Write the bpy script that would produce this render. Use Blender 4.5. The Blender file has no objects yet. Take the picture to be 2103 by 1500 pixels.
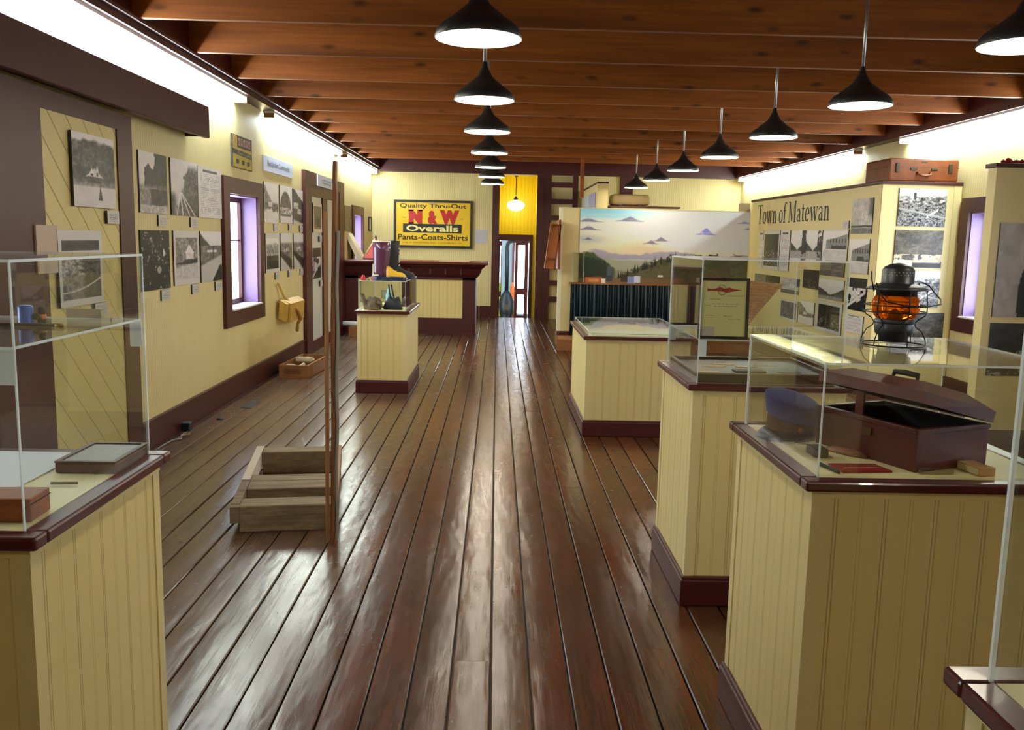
import bpy, bmesh, math, random
import numpy as np
from mathutils import Vector, Matrix
PI = math.pi
C = bpy.context.scene.collection

# ---------------------------------------------------------------- camera
cam_d = bpy.data.cameras.new('camera'); cam = bpy.data.objects.new('camera', cam_d); C.objects.link(cam)
cam_d.sensor_width = 36.0; cam_d.lens = 1800/2103*36; cam_d.clip_start = .05; cam_d.clip_end = 200
Rt = Vector((0.99963109, -0.01653775, 0.02154488)); Up = Vector((-0.01896238, 0.14296212, 0.98954649)); Fw = Vector((0.01944497, 0.98958998, -0.14259578))
m = Matrix.Identity(4)
for i in range(3):
    m[i][0] = Rt[i]; m[i][1] = Up[i]; m[i][2] = -Fw[i]
m[2][3] = 1.6
cam.matrix_world = m
bpy.context.scene.camera = cam

# ---------------------------------------------------------------- world, exposure, daylight
W = bpy.data.worlds.new('world'); bpy.context.scene.world = W; W.use_nodes = True
W.node_tree.nodes['Background'].inputs[0].default_value = (0.74, 0.86, 1.0, 1); W.node_tree.nodes['Background'].inputs[1].default_value = 14.0
vs = bpy.context.scene.view_settings
vs.view_transform = 'Standard'; vs.look = 'None'; vs.gamma = 1; vs.use_curve_mapping = False; vs.exposure = 0.0
LAMP_W = 13.5; TUBE = 50.0; BULB = 60.0

# ---------------------------------------------------------------- helpers
def lin(c): return tuple(((x/255)/12.92 if x/255 <= .04045 else ((x/255+.055)/1.055)**2.4) for x in c)
def mesh_obj(name, verts, faces, mats, parent=None, idx=None, smooth=False):
    me = bpy.data.meshes.new(name); me.from_pydata([tuple(v) for v in verts], [], faces)
    for mt in (mats if isinstance(mats, (list, tuple)) else [mats]): me.materials.append(mt)
    if idx: me.polygons.foreach_set('material_index', idx)
    if smooth: me.polygons.foreach_set('use_smooth', [True]*len(faces))
    me.update(); o = bpy.data.objects.new(name, me); C.objects.link(o)
    if parent: o.parent = parent
    return o
def tag(o, label, cat, group=None, kind=None):
    o['label'] = label; o['category'] = cat
    if group: o['group'] = group
    if kind: o['kind'] = kind
    return o
def struct(o): o['kind'] = 'structure'; return o
def thing(name, label, cat, loc=(0, 0, 0), rz=0, group=None):
    o = bpy.data.objects.new(name, None); C.objects.link(o); o.empty_display_size = .1
    o.location = loc; o.rotation_euler = (0, 0, rz)
    return tag(o, label, cat, group)
class MB:
    def __init__(s): s.v = []; s.f = []; s.m = []; s.sm = []
    def add(s, v, f, mi=0, sm=False, M=None):
        n = len(s.v)
        if M is not None: v = [M @ Vector(p) for p in v]
        s.v += [tuple(p) for p in v]; s.f += [tuple(i+n for i in q) for q in f]; s.m += [mi]*len(f); s.sm += [sm]*len(f)
        return s
    def box(s, x0, x1, y0, y1, z0, z1, mi=0, M=None, skip=()):
        v = [(x0,y0,z0),(x1,y0,z0),(x1,y1,z0),(x0,y1,z0),(x0,y0,z1),(x1,y0,z1),(x1,y1,z1),(x0,y1,z1)]
        f = {'-z':(0,3,2,1),'+z':(4,5,6,7),'-y':(0,1,5,4),'+x':(1,2,6,5),'+y':(2,3,7,6),'-x':(3,0,4,7)}
        return s.add(v, [f[k] for k in f if k not in skip], mi, False, M)
    def rbox(s, x0, x1, y0, y1, z0, z1, r=.01, mi=0, M=None, seg=2):
        bm = bmesh.new(); bmesh.ops.create_cube(bm, size=1)
        for v in bm.verts: v.co = Vector(((x0+x1)/2+v.co.x*(x1-x0), (y0+y1)/2+v.co.y*(y1-y0), (z0+z1)/2+v.co.z*(z1-z0)))
        bmesh.ops.bevel(bm, geom=bm.edges[:], offset=r, segments=seg, affect='EDGES', profile=.5)
        bm.verts.index_update()
        s.add([v.co.copy() for v in bm.verts], [[v.index for v in f.verts] for f in bm.faces], mi, False, M); bm.free(); return s
    def tube(s, pts, r, mi=0, n=8, M=None, closed=False, caps=True):
        pts = [Vector(p) for p in pts]; N = len(pts); rr = r if isinstance(r, (list, tuple)) else [r]*N
        v = []; up = None
        for i, p in enumerate(pts):
            a = pts[(i-1) % N] if (closed or i > 0) else p; b = pts[(i+1) % N] if (closed or i < N-1) else p
            t = (b-a).normalized()
            if up is None: up = t.orthogonal().normalized()
            up = (up-t*up.dot(t)).normalized(); w = t.cross(up)
            for k in range(n):
                an = 2*PI*k/n; v.append(p+(up*math.cos(an)+w*math.sin(an))*rr[i])
        f = []
        for i in range(N if closed else N-1):
            j = (i+1) % N
            for k in range(n): f.append((i*n+k, i*n+(k+1) % n, j*n+(k+1) % n, j*n+k))
        if caps and not closed: f += [tuple(range(n))[::-1], tuple((N-1)*n+k for k in range(n))]
        return s.add(v, f, mi, True, M)
    def lathe(s, prof, n=32, mi=0, M=None, cap0=False, cap1=False, sm=True):
        v = []; f = []
        for r, z in prof:
            for k in range(n): v.append((r*math.cos(2*PI*k/n), r*math.sin(2*PI*k/n), z))
        for i in range(len(prof)-1):
            for k in range(n): f.append((i*n+k, i*n+(k+1) % n, (i+1)*n+(k+1) % n, (i+1)*n+k))
        if cap0: f.append(tuple(range(n))[::-1])
        if cap1: f.append(tuple((len(prof)-1)*n+k for k in range(n)))
        return s.add(v, f, mi, sm, M)
    def prism(s, poly, y0, y1, mi=0, M=None):          # poly in x,z ; extruded along y
        n = len(poly); v = [(x, y0, z) for x, z in poly]+[(x, y1, z) for x, z in poly]
        f = [tuple(range(n)), tuple(range(2*n-1, n-1, -1))]+[((i+1) % n, i, i+n, (i+1) % n+n) for i in range(n)]
        return s.add(v, f, mi, False, M)
    def loft(s, rings, mi=0, M=None, cap=True, sm=True):
        n = len(rings[0]); v = [p for r in rings for p in r]; f = []
        for i in range(len(rings)-1):
            for k in range(n): f.append((i*n+k, i*n+(k+1) % n, (i+1)*n+(k+1) % n, (i+1)*n+k))
        if cap: f += [tuple(range(n))[::-1], tuple((len(rings)-1)*n+k for k in range(n))]
        return s.add(v, f, mi, sm, M)
    def build(s, name, mats, parent=None):
        o = mesh_obj(name, s.v, s.f, mats, parent, s.m); o.data.polygons.foreach_set('use_smooth', s.sm)
        bm = bmesh.new(); bm.from_mesh(o.data); bmesh.ops.recalc_face_normals(bm, faces=bm.faces[:]); bm.to_mesh(o.data); bm.free(); return o
def T(x, y, z): return Matrix.Translation((x, y, z))
def RZ(a): return Matrix.Rotation(a, 4, 'Z')
def RX(a): return Matrix.Rotation(a, 4, 'X')
def RY(a): return Matrix.Rotation(a, 4, 'Y')

# ---------------------------------------------------------------- materials
def mat(name, col=(.5,.5,.5), rough=.5, metal=0, spec=.5, emit=None, es=1, coat=0):
    mt = bpy.data.materials.new(name); mt.use_nodes = True; b = mt.node_tree.nodes['Principled BSDF']
    b.inputs['Base Color'].default_value = (*col, 1); b.inputs['Roughness'].default_value = rough; b.inputs['Metallic'].default_value = metal
    b.inputs['Specular IOR Level'].default_value = spec; b.inputs['Coat Weight'].default_value = coat
    if emit: b.inputs['Emission Color'].default_value = (*emit, 1); b.inputs['Emission Strength'].default_value = es
    return mt
def nd(mt, t, **kw):
    n = mt.node_tree.nodes.new(t)
    for k, v in kw.items():
        if k.startswith('i_'):
            key = k[2:]; key = int(key) if key.isdigit() else key
            n.inputs[key].default_value = v
        else: setattr(n, k, v)
    return n
def lk(mt, a, b): mt.node_tree.links.new(a, b)
def mth(mt, op, a, b=None, c=None):
    n = nd(mt, 'ShaderNodeMath', operation=op)
    for i, x in enumerate((a, b, c)):
        if x is None: continue
        if isinstance(x, (int, float)): n.inputs[i].default_value = x
        else: lk(mt, x, n.inputs[i])
    return n.outputs[0]
def mixc(mt, fac, a, b, mode='MIX'):
    n = nd(mt, 'ShaderNodeMix', data_type='RGBA', blend_type=mode)
    for i, x in ((0, fac), (6, a), (7, b)):
        if isinstance(x, (int, float)): n.inputs[i].default_value = x
        elif isinstance(x, tuple): n.inputs[i].default_value = (*x, 1) if len(x) == 3 else x
        else: lk(mt, x, n.inputs[i])
    return n.outputs[2]
def noise(mt, scale=(1, 1, 1), sc=5, det=4, vec=None, rough=.55):
    tc = nd(mt, 'ShaderNodeTexCoord'); mp = nd(mt, 'ShaderNodeMapping'); mp.inputs['Scale'].default_value = scale
    lk(mt, vec if vec is not None else tc.outputs['Object'], mp.inputs['Vector'])
    n = nd(mt, 'ShaderNodeTexNoise'); n.inputs['Scale'].default_value = sc; n.inputs['Detail'].default_value = det; n.inputs['Roughness'].default_value = rough
    lk(mt, mp.outputs[0], n.inputs['Vector']); return n.outputs['Fac']
def ramp(mt, fac, a, b):
    n = nd(mt, 'ShaderNodeMapRange', clamp=True); lk(mt, fac, n.inputs[0]); n.inputs[1].default_value = a; n.inputs[2].default_value = b; return n.outputs[0]
def bump(mt, h, strength=.5, dist=.01):
    b = nd(mt, 'ShaderNodeBump'); b.inputs['Strength'].default_value = strength; b.inputs['Distance'].default_value = dist
    lk(mt, h, b.inputs['Height']); lk(mt, b.outputs[0], mt.node_tree.nodes['Principled BSDF'].inputs['Normal'])
def P(mt): return mt.node_tree.nodes['Principled BSDF']

def groove(mt, s, pitch, width, off=0):
    """1 on the board face, 0 in the groove"""
    a = mth(mt, 'ADD', s, off); fr = mth(mt, 'FRACT', mth(mt, 'DIVIDE', a, pitch)); d = mth(mt, 'ABSOLUTE', mth(mt, 'SUBTRACT', fr, .5))
    return ramp(mt, mth(mt, 'SUBTRACT', .5, d), 0.0, width/pitch)
def beadboard(name, col, pitch, width, double=0, alt=False, rough=.42, dark=.72, diag=False, off=0, st=.7):
    mt = mat(name, col, rough); tc = nd(mt, 'ShaderNodeTexCoord'); sep = nd(mt, 'ShaderNodeSeparateXYZ'); lk(mt, tc.outputs['Object'], sep.inputs[0])
    if diag: s = mth(mt, 'MULTIPLY', mth(mt, 'ADD', sep.outputs[1], sep.outputs[2]), .7071)
    else:
        ge = nd(mt, 'ShaderNodeNewGeometry'); vt = nd(mt, 'ShaderNodeVectorTransform', vector_type='NORMAL', convert_from='WORLD', convert_to='OBJECT')
        lk(mt, ge.outputs['True Normal'], vt.inputs[0]); sn = nd(mt, 'ShaderNodeSeparateXYZ'); lk(mt, vt.outputs[0], sn.inputs[0])
        w = mth(mt, 'GREATER_THAN', mth(mt, 'ABSOLUTE', sn.outputs[0]), .5)
        s = mth(mt, 'ADD', mth(mt, 'MULTIPLY', sep.outputs[1], w), mth(mt, 'MULTIPLY', sep.outputs[0], mth(mt, 'SUBTRACT', 1, w)))
    g = groove(mt, s, pitch, width, off)
    if double: g = mth(mt, 'MINIMUM', g, groove(mt, s, pitch, width, off+double))
    if alt: g = mth(mt, 'MINIMUM', g, mth(mt, 'ADD', .62, mth(mt, 'MULTIPLY', groove(mt, s, pitch, width, off+pitch/2), .38))); g = mth(mt, 'MINIMUM', g, mth(mt, 'ADD', .62, mth(mt, 'MULTIPLY', groove(mt, s, pitch, width, off+pitch/2+double), .38)))
    n = noise(mt, (1, 1, .4), 3, 3)
    c = mixc(mt, n, tuple(x*.93 for x in col), tuple(min(1, x*1.05) for x in col))
    c = mixc(mt, g, mixc(mt, 1.0, c, (dark, dark, dark*.9), 'MULTIPLY'), c)
    lk(mt, c, P(mt).inputs['Base Color']); bump(mt, g, st, .004); return mt
def wood(name, c1, c2, scale=(1, 1, 1), sc=8, rough=.5, knots=False, dark=None, spec=.4):
    mt = mat(name, c1, rough, spec=spec); n = noise(mt, scale, sc, 6, rough=.6); n2 = noise(mt, tuple(x*.3 for x in scale), sc*.6, 2)
    c = mixc(mt, ramp(mt, n, .3, .7), c1, c2); c = mixc(mt, ramp(mt, n2, .45, .75), c, dark or tuple(x*.65 for x in c1))
    if knots:
        tc = nd(mt, 'ShaderNodeTexCoord'); mp = nd(mt, 'ShaderNodeMapping'); mp.inputs['Scale'].default_value = (3.4, 4.7, 9.5); lk(mt, tc.outputs['Object'], mp.inputs[0])
        vo = nd(mt, 'ShaderNodeTexVoronoi'); vo.inputs['Scale'].default_value = 1.0; lk(mt, mp.outputs[0], vo.inputs['Vector'])
        wn = nd(mt, 'ShaderNodeSeparateColor'); lk(mt, vo.outputs['Color'], wn.inputs[0])
        k = mth(mt, 'MULTIPLY', ramp(mt, vo.outputs['Distance'], .26, .06), mth(mt, 'GREATER_THAN', wn.outputs[0], .5))
        c = mixc(mt, mth(mt, 'MULTIPLY', k, .85), c, tuple(x*.12 for x in c1))
    lk(mt, c, P(mt).inputs['Base Color']); bump(mt, n, .15, .004); return mt
CREAM = lin((230, 211, 152))
M = {}
M['wall'] = beadboard('cream_beadboard', CREAM, .04, .007, rough=.55, dark=.8, st=.5)
M['case'] = beadboard('case_beadboard', lin((232, 209, 142)), .132, .0028, double=.009, alt=True, dark=.62, off=.01, st=.5)
M['yellow'] = beadboard('yellow_beadboard', lin((240, 214, 8)), .08, .006, rough=.5)
M['diag'] = beadboard('diagonal_boards', lin((222, 200, 132)), .145, .006, diag=True, dark=.5)
M['cream'] = mat('cream_paint', CREAM, .45)
M['deck'] = mat('cream_deck', lin((240, 226, 170)), .5)
def maroon():
    mt = mat('maroon_paint', lin((62, 20, 22)), .42); n = noise(mt, (1, 1, 1), 6, 4)
    lk(mt, mixc(mt, n, lin((62, 14, 16)), lin((76, 20, 21))), P(mt).inputs['Base Color']); return mt
M['maroon'] = maroon()
M['lip'] = mat('maroon_lip', lin((76, 22, 23)), .28, coat=.25)
M['reveal'] = mat('daylit_maroon_reveal', lin((140, 112, 156)), .4)  # maroon paint with the bluish daylight on it mixed into the colour
M['joist'] = wood('orange_pine', lin((172, 98, 38)), lin((136, 74, 26)), (.7, 14, 14), 2.2, .5, knots=True, dark=lin((112, 58, 20)))
M['deckboards'] = wood('ceiling_boards', lin((120, 70, 36)), lin((90, 50, 26)), (12, 1, 1), 3)
M['black_metal'] = mat('black_enamel', (.03, .026, .024), .42, spec=.5)
M['white_enamel'] = mat('white_enamel', (.85, .85, .83), .4)
M['steel'] = mat('galvanised_rod', (.55, .55, .55), .35, .8)
M['bulb'] = mat('lit_bulb', (1, 1, 1), .5, emit=(1, .97, .9), es=BULB)
M['tube'] = mat('lit_diffuser', (1, 1, 1), .5, emit=(.84, .98, 1.0), es=TUBE)
M['globe'] = mat('lit_globe', (1, 1, 1), .4, emit=(1, .96, .85), es=9)
M['bronze'] = mat('bronze', (.06, .045, .03), .4, .7)
M['white'] = mat('white_paper', (.78, .78, .76), .6)
M['foam'] = mat('print_board_edge', (.05, .05, .05), .7)
M['black'] = mat('black', (.01, .01, .01), .6)
M['crate'] = wood('crate_wood', lin((158, 106, 58)), lin((128, 80, 42)), (1.5, 10, 10), 4, .6)
M['grey_wood'] = wood('weathered_wood', lin((150, 128, 96)), lin((112, 92, 66)), (2, 16, 16), 5, .75, dark=lin((92, 74, 52)))
M['post_wood'] = wood('post_wood', lin((164, 104, 50)), lin((78, 42, 20)), (20, 20, 1.2), 3, .7, dark=lin((70, 38, 18)))
M['orange_wood'] = wood('varnished_wood', lin((146, 72, 30)), lin((116, 54, 22)), (8, 8, 1), 4, .35)
M['leather'] = wood('suitcase_leather', lin((134, 66, 24)), lin((106, 50, 18)), (3, 3, 3), 5, .4)
M['red'] = mat('red_paint', lin((200, 40, 30)), .4)
M['curtain'] = mat('teal_velvet', lin((2, 30, 44)), .3, spec=.9)
def glass(name, tint=(.97, .985, .975), fr=1.0):
    mt = bpy.data.materials.new(name); mt.use_nodes = True; nt = mt.node_tree; nt.nodes.clear()
    out = nt.nodes.new('ShaderNodeOutputMaterial'); tr = nt.nodes.new('ShaderNodeBsdfTransparent'); tr.inputs[0].default_value = (*tint, 1)
    gl = nt.nodes.new('ShaderNodeBsdfGlossy'); gl.inputs['Roughness'].default_value = .015
    ge = nt.nodes.new('ShaderNodeNewGeometry'); dt = nt.nodes.new('ShaderNodeVectorMath'); dt.operation = 'DOT_PRODUCT'
    nt.links.new(ge.outputs['Normal'], dt.inputs[0]); nt.links.new(ge.outputs['Incoming'], dt.inputs[1])
    c = mth(mt, 'SUBTRACT', 1.0, mth(mt, 'ABSOLUTE', dt.outputs['Value'])); f = mth(mt, 'ADD', .04*fr, mth(mt, 'MULTIPLY', mth(mt, 'POWER', c, 5.0), .8))
    mx = nt.nodes.new('ShaderNodeMixShader'); nt.links.new(f, mx.inputs[0]); nt.links.new(tr.outputs[0], mx.inputs[1]); nt.links.new(gl.outputs[0], mx.inputs[2])
    nt.links.new(mx.outputs[0], out.inputs[0]); return mt
M['acrylic'] = glass('clear_acrylic'); M['pane'] = glass('window_glass', (.98, .98, .98))
def edge():
    mt = bpy.data.materials.new('acrylic_edge'); mt.use_nodes = True; nt = mt.node_tree; nt.nodes.clear()
    out = nt.nodes.new('ShaderNodeOutputMaterial'); d = nt.nodes.new('ShaderNodeBsdfTranslucent'); d.inputs[0].default_value = (.9, .95, .95, 1)
    g = nt.nodes.new('ShaderNodeBsdfDiffuse'); g.inputs[0].default_value = (.85, .9, .9, 1); mx = nt.nodes.new('ShaderNodeMixShader'); mx.inputs[0].default_value = .6
    nt.links.new(d.outputs[0], mx.inputs[1]); nt.links.new(g.outputs[0], mx.inputs[2])
    tr = nt.nodes.new('ShaderNodeBsdfTransparent'); m2 = nt.nodes.new('ShaderNodeMixShader'); m2.inputs[0].default_value = .8
    nt.links.new(tr.outputs[0], m2.inputs[1]); nt.links.new(mx.outputs[0], m2.inputs[2]); nt.links.new(m2.outputs[0], out.inputs[0]); return mt
M['edge'] = edge()
def artmat(name, rough=.45):
    mt = mat(name, (.5, .5, .5), rough); a = nd(mt, 'ShaderNodeAttribute', attribute_name='art'); lk(mt, a.outputs['Color'], P(mt).inputs['Base Color']); return mt
M['art'] = artmat('printed_picture', .4); M['paint'] = artmat('painted_canvas', .55)
def floor_mat():
    mt = mat('worn_floorboards', (.2, .1, .05), .35); ge = nd(mt, 'ShaderNodeNewGeometry'); rnd = ge.outputs['Random Per Island']
    tc = nd(mt, 'ShaderNodeTexCoord'); ofs = nd(mt, 'ShaderNodeCombineXYZ'); lk(mt, mth(mt, 'MULTIPLY', rnd, 37.0), ofs.inputs[1]); lk(mt, mth(mt, 'MULTIPLY', rnd, 11.0), ofs.inputs[2])
    va = nd(mt, 'ShaderNodeVectorMath', operation='ADD'); lk(mt, tc.outputs['Object'], va.inputs[0]); lk(mt, ofs.outputs[0], va.inputs[1]); v = va.outputs[0]
    g = noise(mt, (30, 1.0, 1), 3, 6, v, .62); big = noise(mt, (3.2, .5, 1), 1.6, 3, v); wear = noise(mt, (2.0, .7, 1), .9, 2); spots = noise(mt, (10, 4, 1), 3, 4, v, .6); soft = noise(mt, (7, 1.6, 1), 1.4, 2, v)
    sp = nd(mt, 'ShaderNodeSeparateXYZ'); lk(mt, tc.outputs['Object'], sp.inputs[0])
    c = mixc(mt, ramp(mt, g, .3, .72), lin((56, 30, 16)), lin((96, 56, 30)))
    c = mixc(mt, mth(mt, 'MULTIPLY', ramp(mt, big, .45, .7), .8), c, lin((108, 46, 18)))
    c = mixc(mt, mth(mt, 'MULTIPLY', ramp(mt, rnd, .2, 1), .5), c, lin((44, 24, 14)))
    # strips left of the centre: traffic wear, plus grey floor reflection mixed into the colour
    worn = mth(mt, 'MULTIPLY', ramp(mt, sp.outputs[0], -.35, -1.2), ramp(mt, wear, .15, .6))
    c = mixc(mt, mth(mt, 'MULTIPLY', worn, .7), c, lin((114, 94, 74)))
    mid = mth(mt, 'MULTIPLY', ramp(mt, mth(mt, 'ABSOLUTE', mth(mt, 'SUBTRACT', sp.outputs[0], .03)), .34, .1), ramp(mt, wear, .2, .6)); c = mixc(mt, mth(mt, 'MULTIPLY', mid, .5), c, lin((112, 78, 46)))
    c = mixc(mt, mth(mt, 'MULTIPLY', ramp(mt, spots, .6, .75), .35), c, lin((34, 20, 12)))
    lk(mt, c, P(mt).inputs['Base Color'])
    r = mth(mt, 'ADD', mth(mt, 'MULTIPLY', wear, .12), mth(mt, 'MULTIPLY', spots, .16)); lk(mt, mth(mt, 'ADD', r, .1), P(mt).inputs['Roughness'])
    # boards are crowned by wear: gentle arch across each board plus long soft ripples
    ph = mth(mt, 'SUBTRACT', mth(mt, 'FRACT', mth(mt, 'DIVIDE', mth(mt, 'SUBTRACT', sp.outputs[0], .005), .144)), .5); crown = mth(mt, 'MULTIPLY', mth(mt, 'MULTIPLY', ph, ph), -.9)
    h = mth(mt, 'ADD', crown, mth(mt, 'ADD', mth(mt, 'MULTIPLY', g, .07), mth(mt, 'ADD', mth(mt, 'MULTIPLY', spots, .12), mth(mt, 'MULTIPLY', soft, .8)))); bump(mt, h, .5, .01); P(mt).inputs['Specular IOR Level'].default_value = .5; return mt
M['floor'] = floor_mat()

# ---------------------------------------------------------------- room shell
XL, XR, YB, YF, ZW = -2.52, 4.87, 17.85, -3.0, 3.24
fb = MB(); random.seed(3); k0 = int((XL-.005)/.144)-1
x = .005+.144*k0
while x < XR:
    a, b = max(x+.003, XL-.02), min(x+.141, XR+.02)
    if b-a > .01:
        y = YF
        while y < YB+.02:
            L = random.uniform(3.5, 6.5); y1 = min(y+L, YB+.03); w = random.uniform(-.0012, .0012)
            bv = .004
            pr = [(a, -.03), (a, -.004), (a+bv, w), (b-bv, w), (b, -.004), (b, -.03)]
            fb.add([(px, y+.001, pz) for px, pz in pr]+[(px, y1-.001, pz) for px, pz in pr], [(i, i+1, i+7, i+6) for i in range(5)]+[(0, 5, 4, 3, 2, 1), (6, 7, 8, 9, 10, 11)])
            y = y1
    x += .144
floor = struct(fb.build('floor', M['floor']))
sub = MB().box(XL-.25, XR+.25, YF, YB+.02, -.12, -.03)
o = sub.build('subfloor', M['black'], floor)
def wall_with_holes(mb, axis, p0, p1, a0, a1, z0, z1, holes):
    """axis 'x': wall thickness from x=p0..p1 and runs along y a0..a1 ; axis 'y' likewise"""
    ys = sorted({a0, a1, *[h[0] for h in holes], *[h[1] for h in holes]}); zs = sorted({z0, z1, *[h[2] for h in holes], *[h[3] for h in holes]})
    for i in range(len(ys)-1):
        for j in range(len(zs)-1):
            cy, cz = (ys[i]+ys[i+1])/2, (zs[j]+zs[j+1])/2
            if any(h[0] < cy < h[1] and h[2] < cz < h[3] for h in holes): continue
            if axis == 'x': mb.box(p0, p1, ys[i], ys[i+1], zs[j], zs[j+1])
            else: mb.box(ys[i], ys[i+1], p0, p1, zs[j], zs[j+1])
WIN_L = [(8.31, 9.33, .865, 1.965), (15.5, 16.44, .865, 1.965), (1.6, 2.62, .865, 1.965)]
WIN_R = [(8.0, 9.06, .887, 1.967), (1.2, 2.3, .887, 1.967), (15.2, 16.3, .887, 1.967), (4.2, 5.3, .887, 1.967)]
mb = MB(); wall_with_holes(mb, 'x', XL-.2, XL, YF, YB, 0, ZW, WIN_L); struct(mb.build('wall_left', M['wall']))
mb = MB(); wall_with_holes(mb, 'x', XR, XR+.2, YF, YB, 0, ZW, WIN_R); struct(mb.build('wall_right', M['wall']))
mb = MB(); wall_with_holes(mb, 'y', YB, YB+.15, XL-.2, XR+.2, -.5, ZW, [(.03, .78, -.02, 2.86)]); struct(mb.build('wall_back', M['wall']))
struct(MB().box(XL-.2, XR+.2, YF-.15, YF, 0, ZW).build('wall_front', M['wall']))
struct(MB().box(XL-.2, XR+.2, YF-.15, YB+.15, ZW, ZW+.1).build('ceiling', M['deckboards']))
# ceiling joists
jy = [4.93-i for i in range(7, 0, -1)]+[4.93, 5.93, 6.98, 8.05, 9.05, 9.98, 10.95, 11.97, 13.1, 13.98, 14.76, 15.72]
for i, y in enumerate(jy):
    o = MB().rbox(XL+.005, XR-.005, y-.025, y+.025, 2.95, ZW, .004, seg=1).build('trim_%d' % (i+10), M['joist']); struct(o)
# maroon plates along the walls under the joists
struct(MB().box(XL, XL+.16, YF, YB, 2.885, ZW-.02).box(XL, XL+.2, YF, YB, 2.93, 2.95).build('trim_1', M['maroon']))
struct(MB().box(XR-.16, XR, YF, YB, 2.885, ZW-.02).build('trim_2', M['maroon']))
struct(MB().box(XL+.16, XR-.16, YB-.14, YB, 2.87, ZW-.02).build('trim_3', M['maroon']))
# maroon posts framing the opening and on the back wall
struct(MB().box(-.11, .03, YB-.1, YB+.02, 0, 2.87).build('trim_4', M['maroon']))
struct(MB().box(.78, 1.03, YB-.1, YB+.02, 0, 2.87).box(.9, .915, YB-.11, YB-.1, 0, 2.87).build('trim_5', M['maroon']))
struct(MB().box(2.43, 2.69, YB-.06, YB, 0, 2.87).build('trim_6', M['maroon']))
struct(MB().box(1.37, 1.43, 14.9, 14.98, 2.3, 2.95).build('trim_7', M['joist']))
# baseboards
def base(name, *segs):
    b = MB()
    for ax, p, a0, a1, s in segs:
        h = .235
        if ax == 'x': b.box(min(p, p+s*.025), max(p, p+s*.025), a0, a1, 0, h-.02).box(min(p, p+s*.034), max(p, p+s*.034), a0, a1, h-.025, h).box(min(p, p+s*.04), max(p, p+s*.04), a0, a1, 0, .02)
        else: b.box(a0, a1, min(p, p+s*.025), max(p, p+s*.025), 0, h).box(a0, a1, min(p, p+s*.034), max(p, p+s*.034), h-.025, h)
    struct(b.build(name, M['maroon']))
base('baseboard_left', ('x', XL, 6.05, 11.49, 1), ('x', XL, 14.36, YB, 1), ('x', XL, YF, 4.0, 1))
base('baseboard_right', ('x', XR, YF, 7.0, -1), ('x', XR, 7.15, 9.27, -1))
base('baseboard_back', ('y', YB, -.34, -.11, -1), ('y', YB, 1.6, 2.43, -1), ('y', YB, 2.69, XR, -1), ('y', YB, XL, -.36, -1))
base('baseboard_front', ('y', YF, XL, XR, 1))
# windows
def window(n, side, h):
    y0, y1, z0, z1 = h; s = 1 if side == 'L' else -1; xw = XL if side == 'L' else XR
    def bx(b, d0, d1, *r, mi=0):                     # d measured into the room
        a, c = xw+s*d0, xw+s*d1; return b.box(min(a, c), max(a, c), *r, mi)
    b = MB(); f = .035; wd = .15
    bx(b, 0, f, y0-wd-.03, y1+wd, z1, z1+wd); bx(b, 0, f, y0-wd-.03, y1+wd, z0-wd, z0); bx(b, 0, f, y0-wd-.03, y0, z0, z1); bx(b, 0, f, y1, y1+wd, z0, z1)
    o = struct(b.build('window_%d' % n, M['maroon']))
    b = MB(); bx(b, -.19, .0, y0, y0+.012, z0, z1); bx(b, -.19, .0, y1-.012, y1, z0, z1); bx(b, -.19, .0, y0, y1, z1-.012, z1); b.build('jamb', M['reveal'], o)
    b = MB(); bx(b, -.19, .05, y0+.012, y1-.012, z0, z0+.015); b.build('sill', M['white_enamel'], o)
    b = MB(); w = .05; d = (-.185, -.15)
    bx(b, *d, y0+.012, y0+.012+w, z0+.015, z1-.012); bx(b, *d, y1-.012-w, y1-.012, z0+.015, z1-.012); bx(b, *d, y0+.012+w, y1-.012-w, z1-.012-w, z1-.012); bx(b, *d, y0+.012+w, y1-.012-w, z0+.015, z0+.015+w)
    zm = (z0+z1)/2+.1; bx(b, -.18, -.16, y0+.012+w, y1-.012-w, zm, zm+.012)
    sh = b.build('sash', M['maroon'], o)
    b = MB(); bx(b, -.17, -.168, y0+.012+w, y1-.012-w, z0+.015+w, z1-.012-w); b.build('pane', M['pane'], sh)
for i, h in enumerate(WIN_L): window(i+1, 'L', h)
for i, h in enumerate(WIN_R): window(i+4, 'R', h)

# ---------------------------------------------------------------- back vestibule and room beyond
mb = MB().box(-.05, .02, YB+.15, 18.7, -.45, 2.9).box(.79, .86, YB+.15, 18.7, -.45, 2.9)
wall_with_holes(mb, 'y', 18.7, 18.8, -.05, .86, -.45, 2.95, [(.05, .68, -.46, 1.56)]); struct(mb.build('wall_vestibule', M['yellow']))
struct(MB().box(-.05, .86, YB+.15, 18.8, 2.9, 2.95).build('ceiling_vestibule', M['yellow']))
struct(MB().box(-.05, .86, YB+.15, 18.8, -.5, -.45).build('floor_vestibule', M['floor']))
d = MB().box(.0, .05, 18.66, 18.7, -.45, 1.69).box(.68, .75, 18.66, 18.7, -.45, 1.69).box(.05, .68, 18.66, 18.7, 1.56, 1.69)
d = struct(d.build('door_1', M['maroon']))
DAYLIT_MAROON = mat('daylit_maroon_door', lin((128, 66, 88)), .4)  # maroon woodwork, base colour shifted to mauve to carry the bluish daylight
b = MB().box(.385, .445, 18.71, 18.75, -.45, 1.55).box(.59, .665, 18.71, 18.75, -.45, 1.55).box(.445, .59, 18.71, 18.75, 1.47, 1.55).box(.445, .59, 18.71, 18.75, .42, .56).box(.445, .59, 18.71, 18.75, -.45, -.02)
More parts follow.
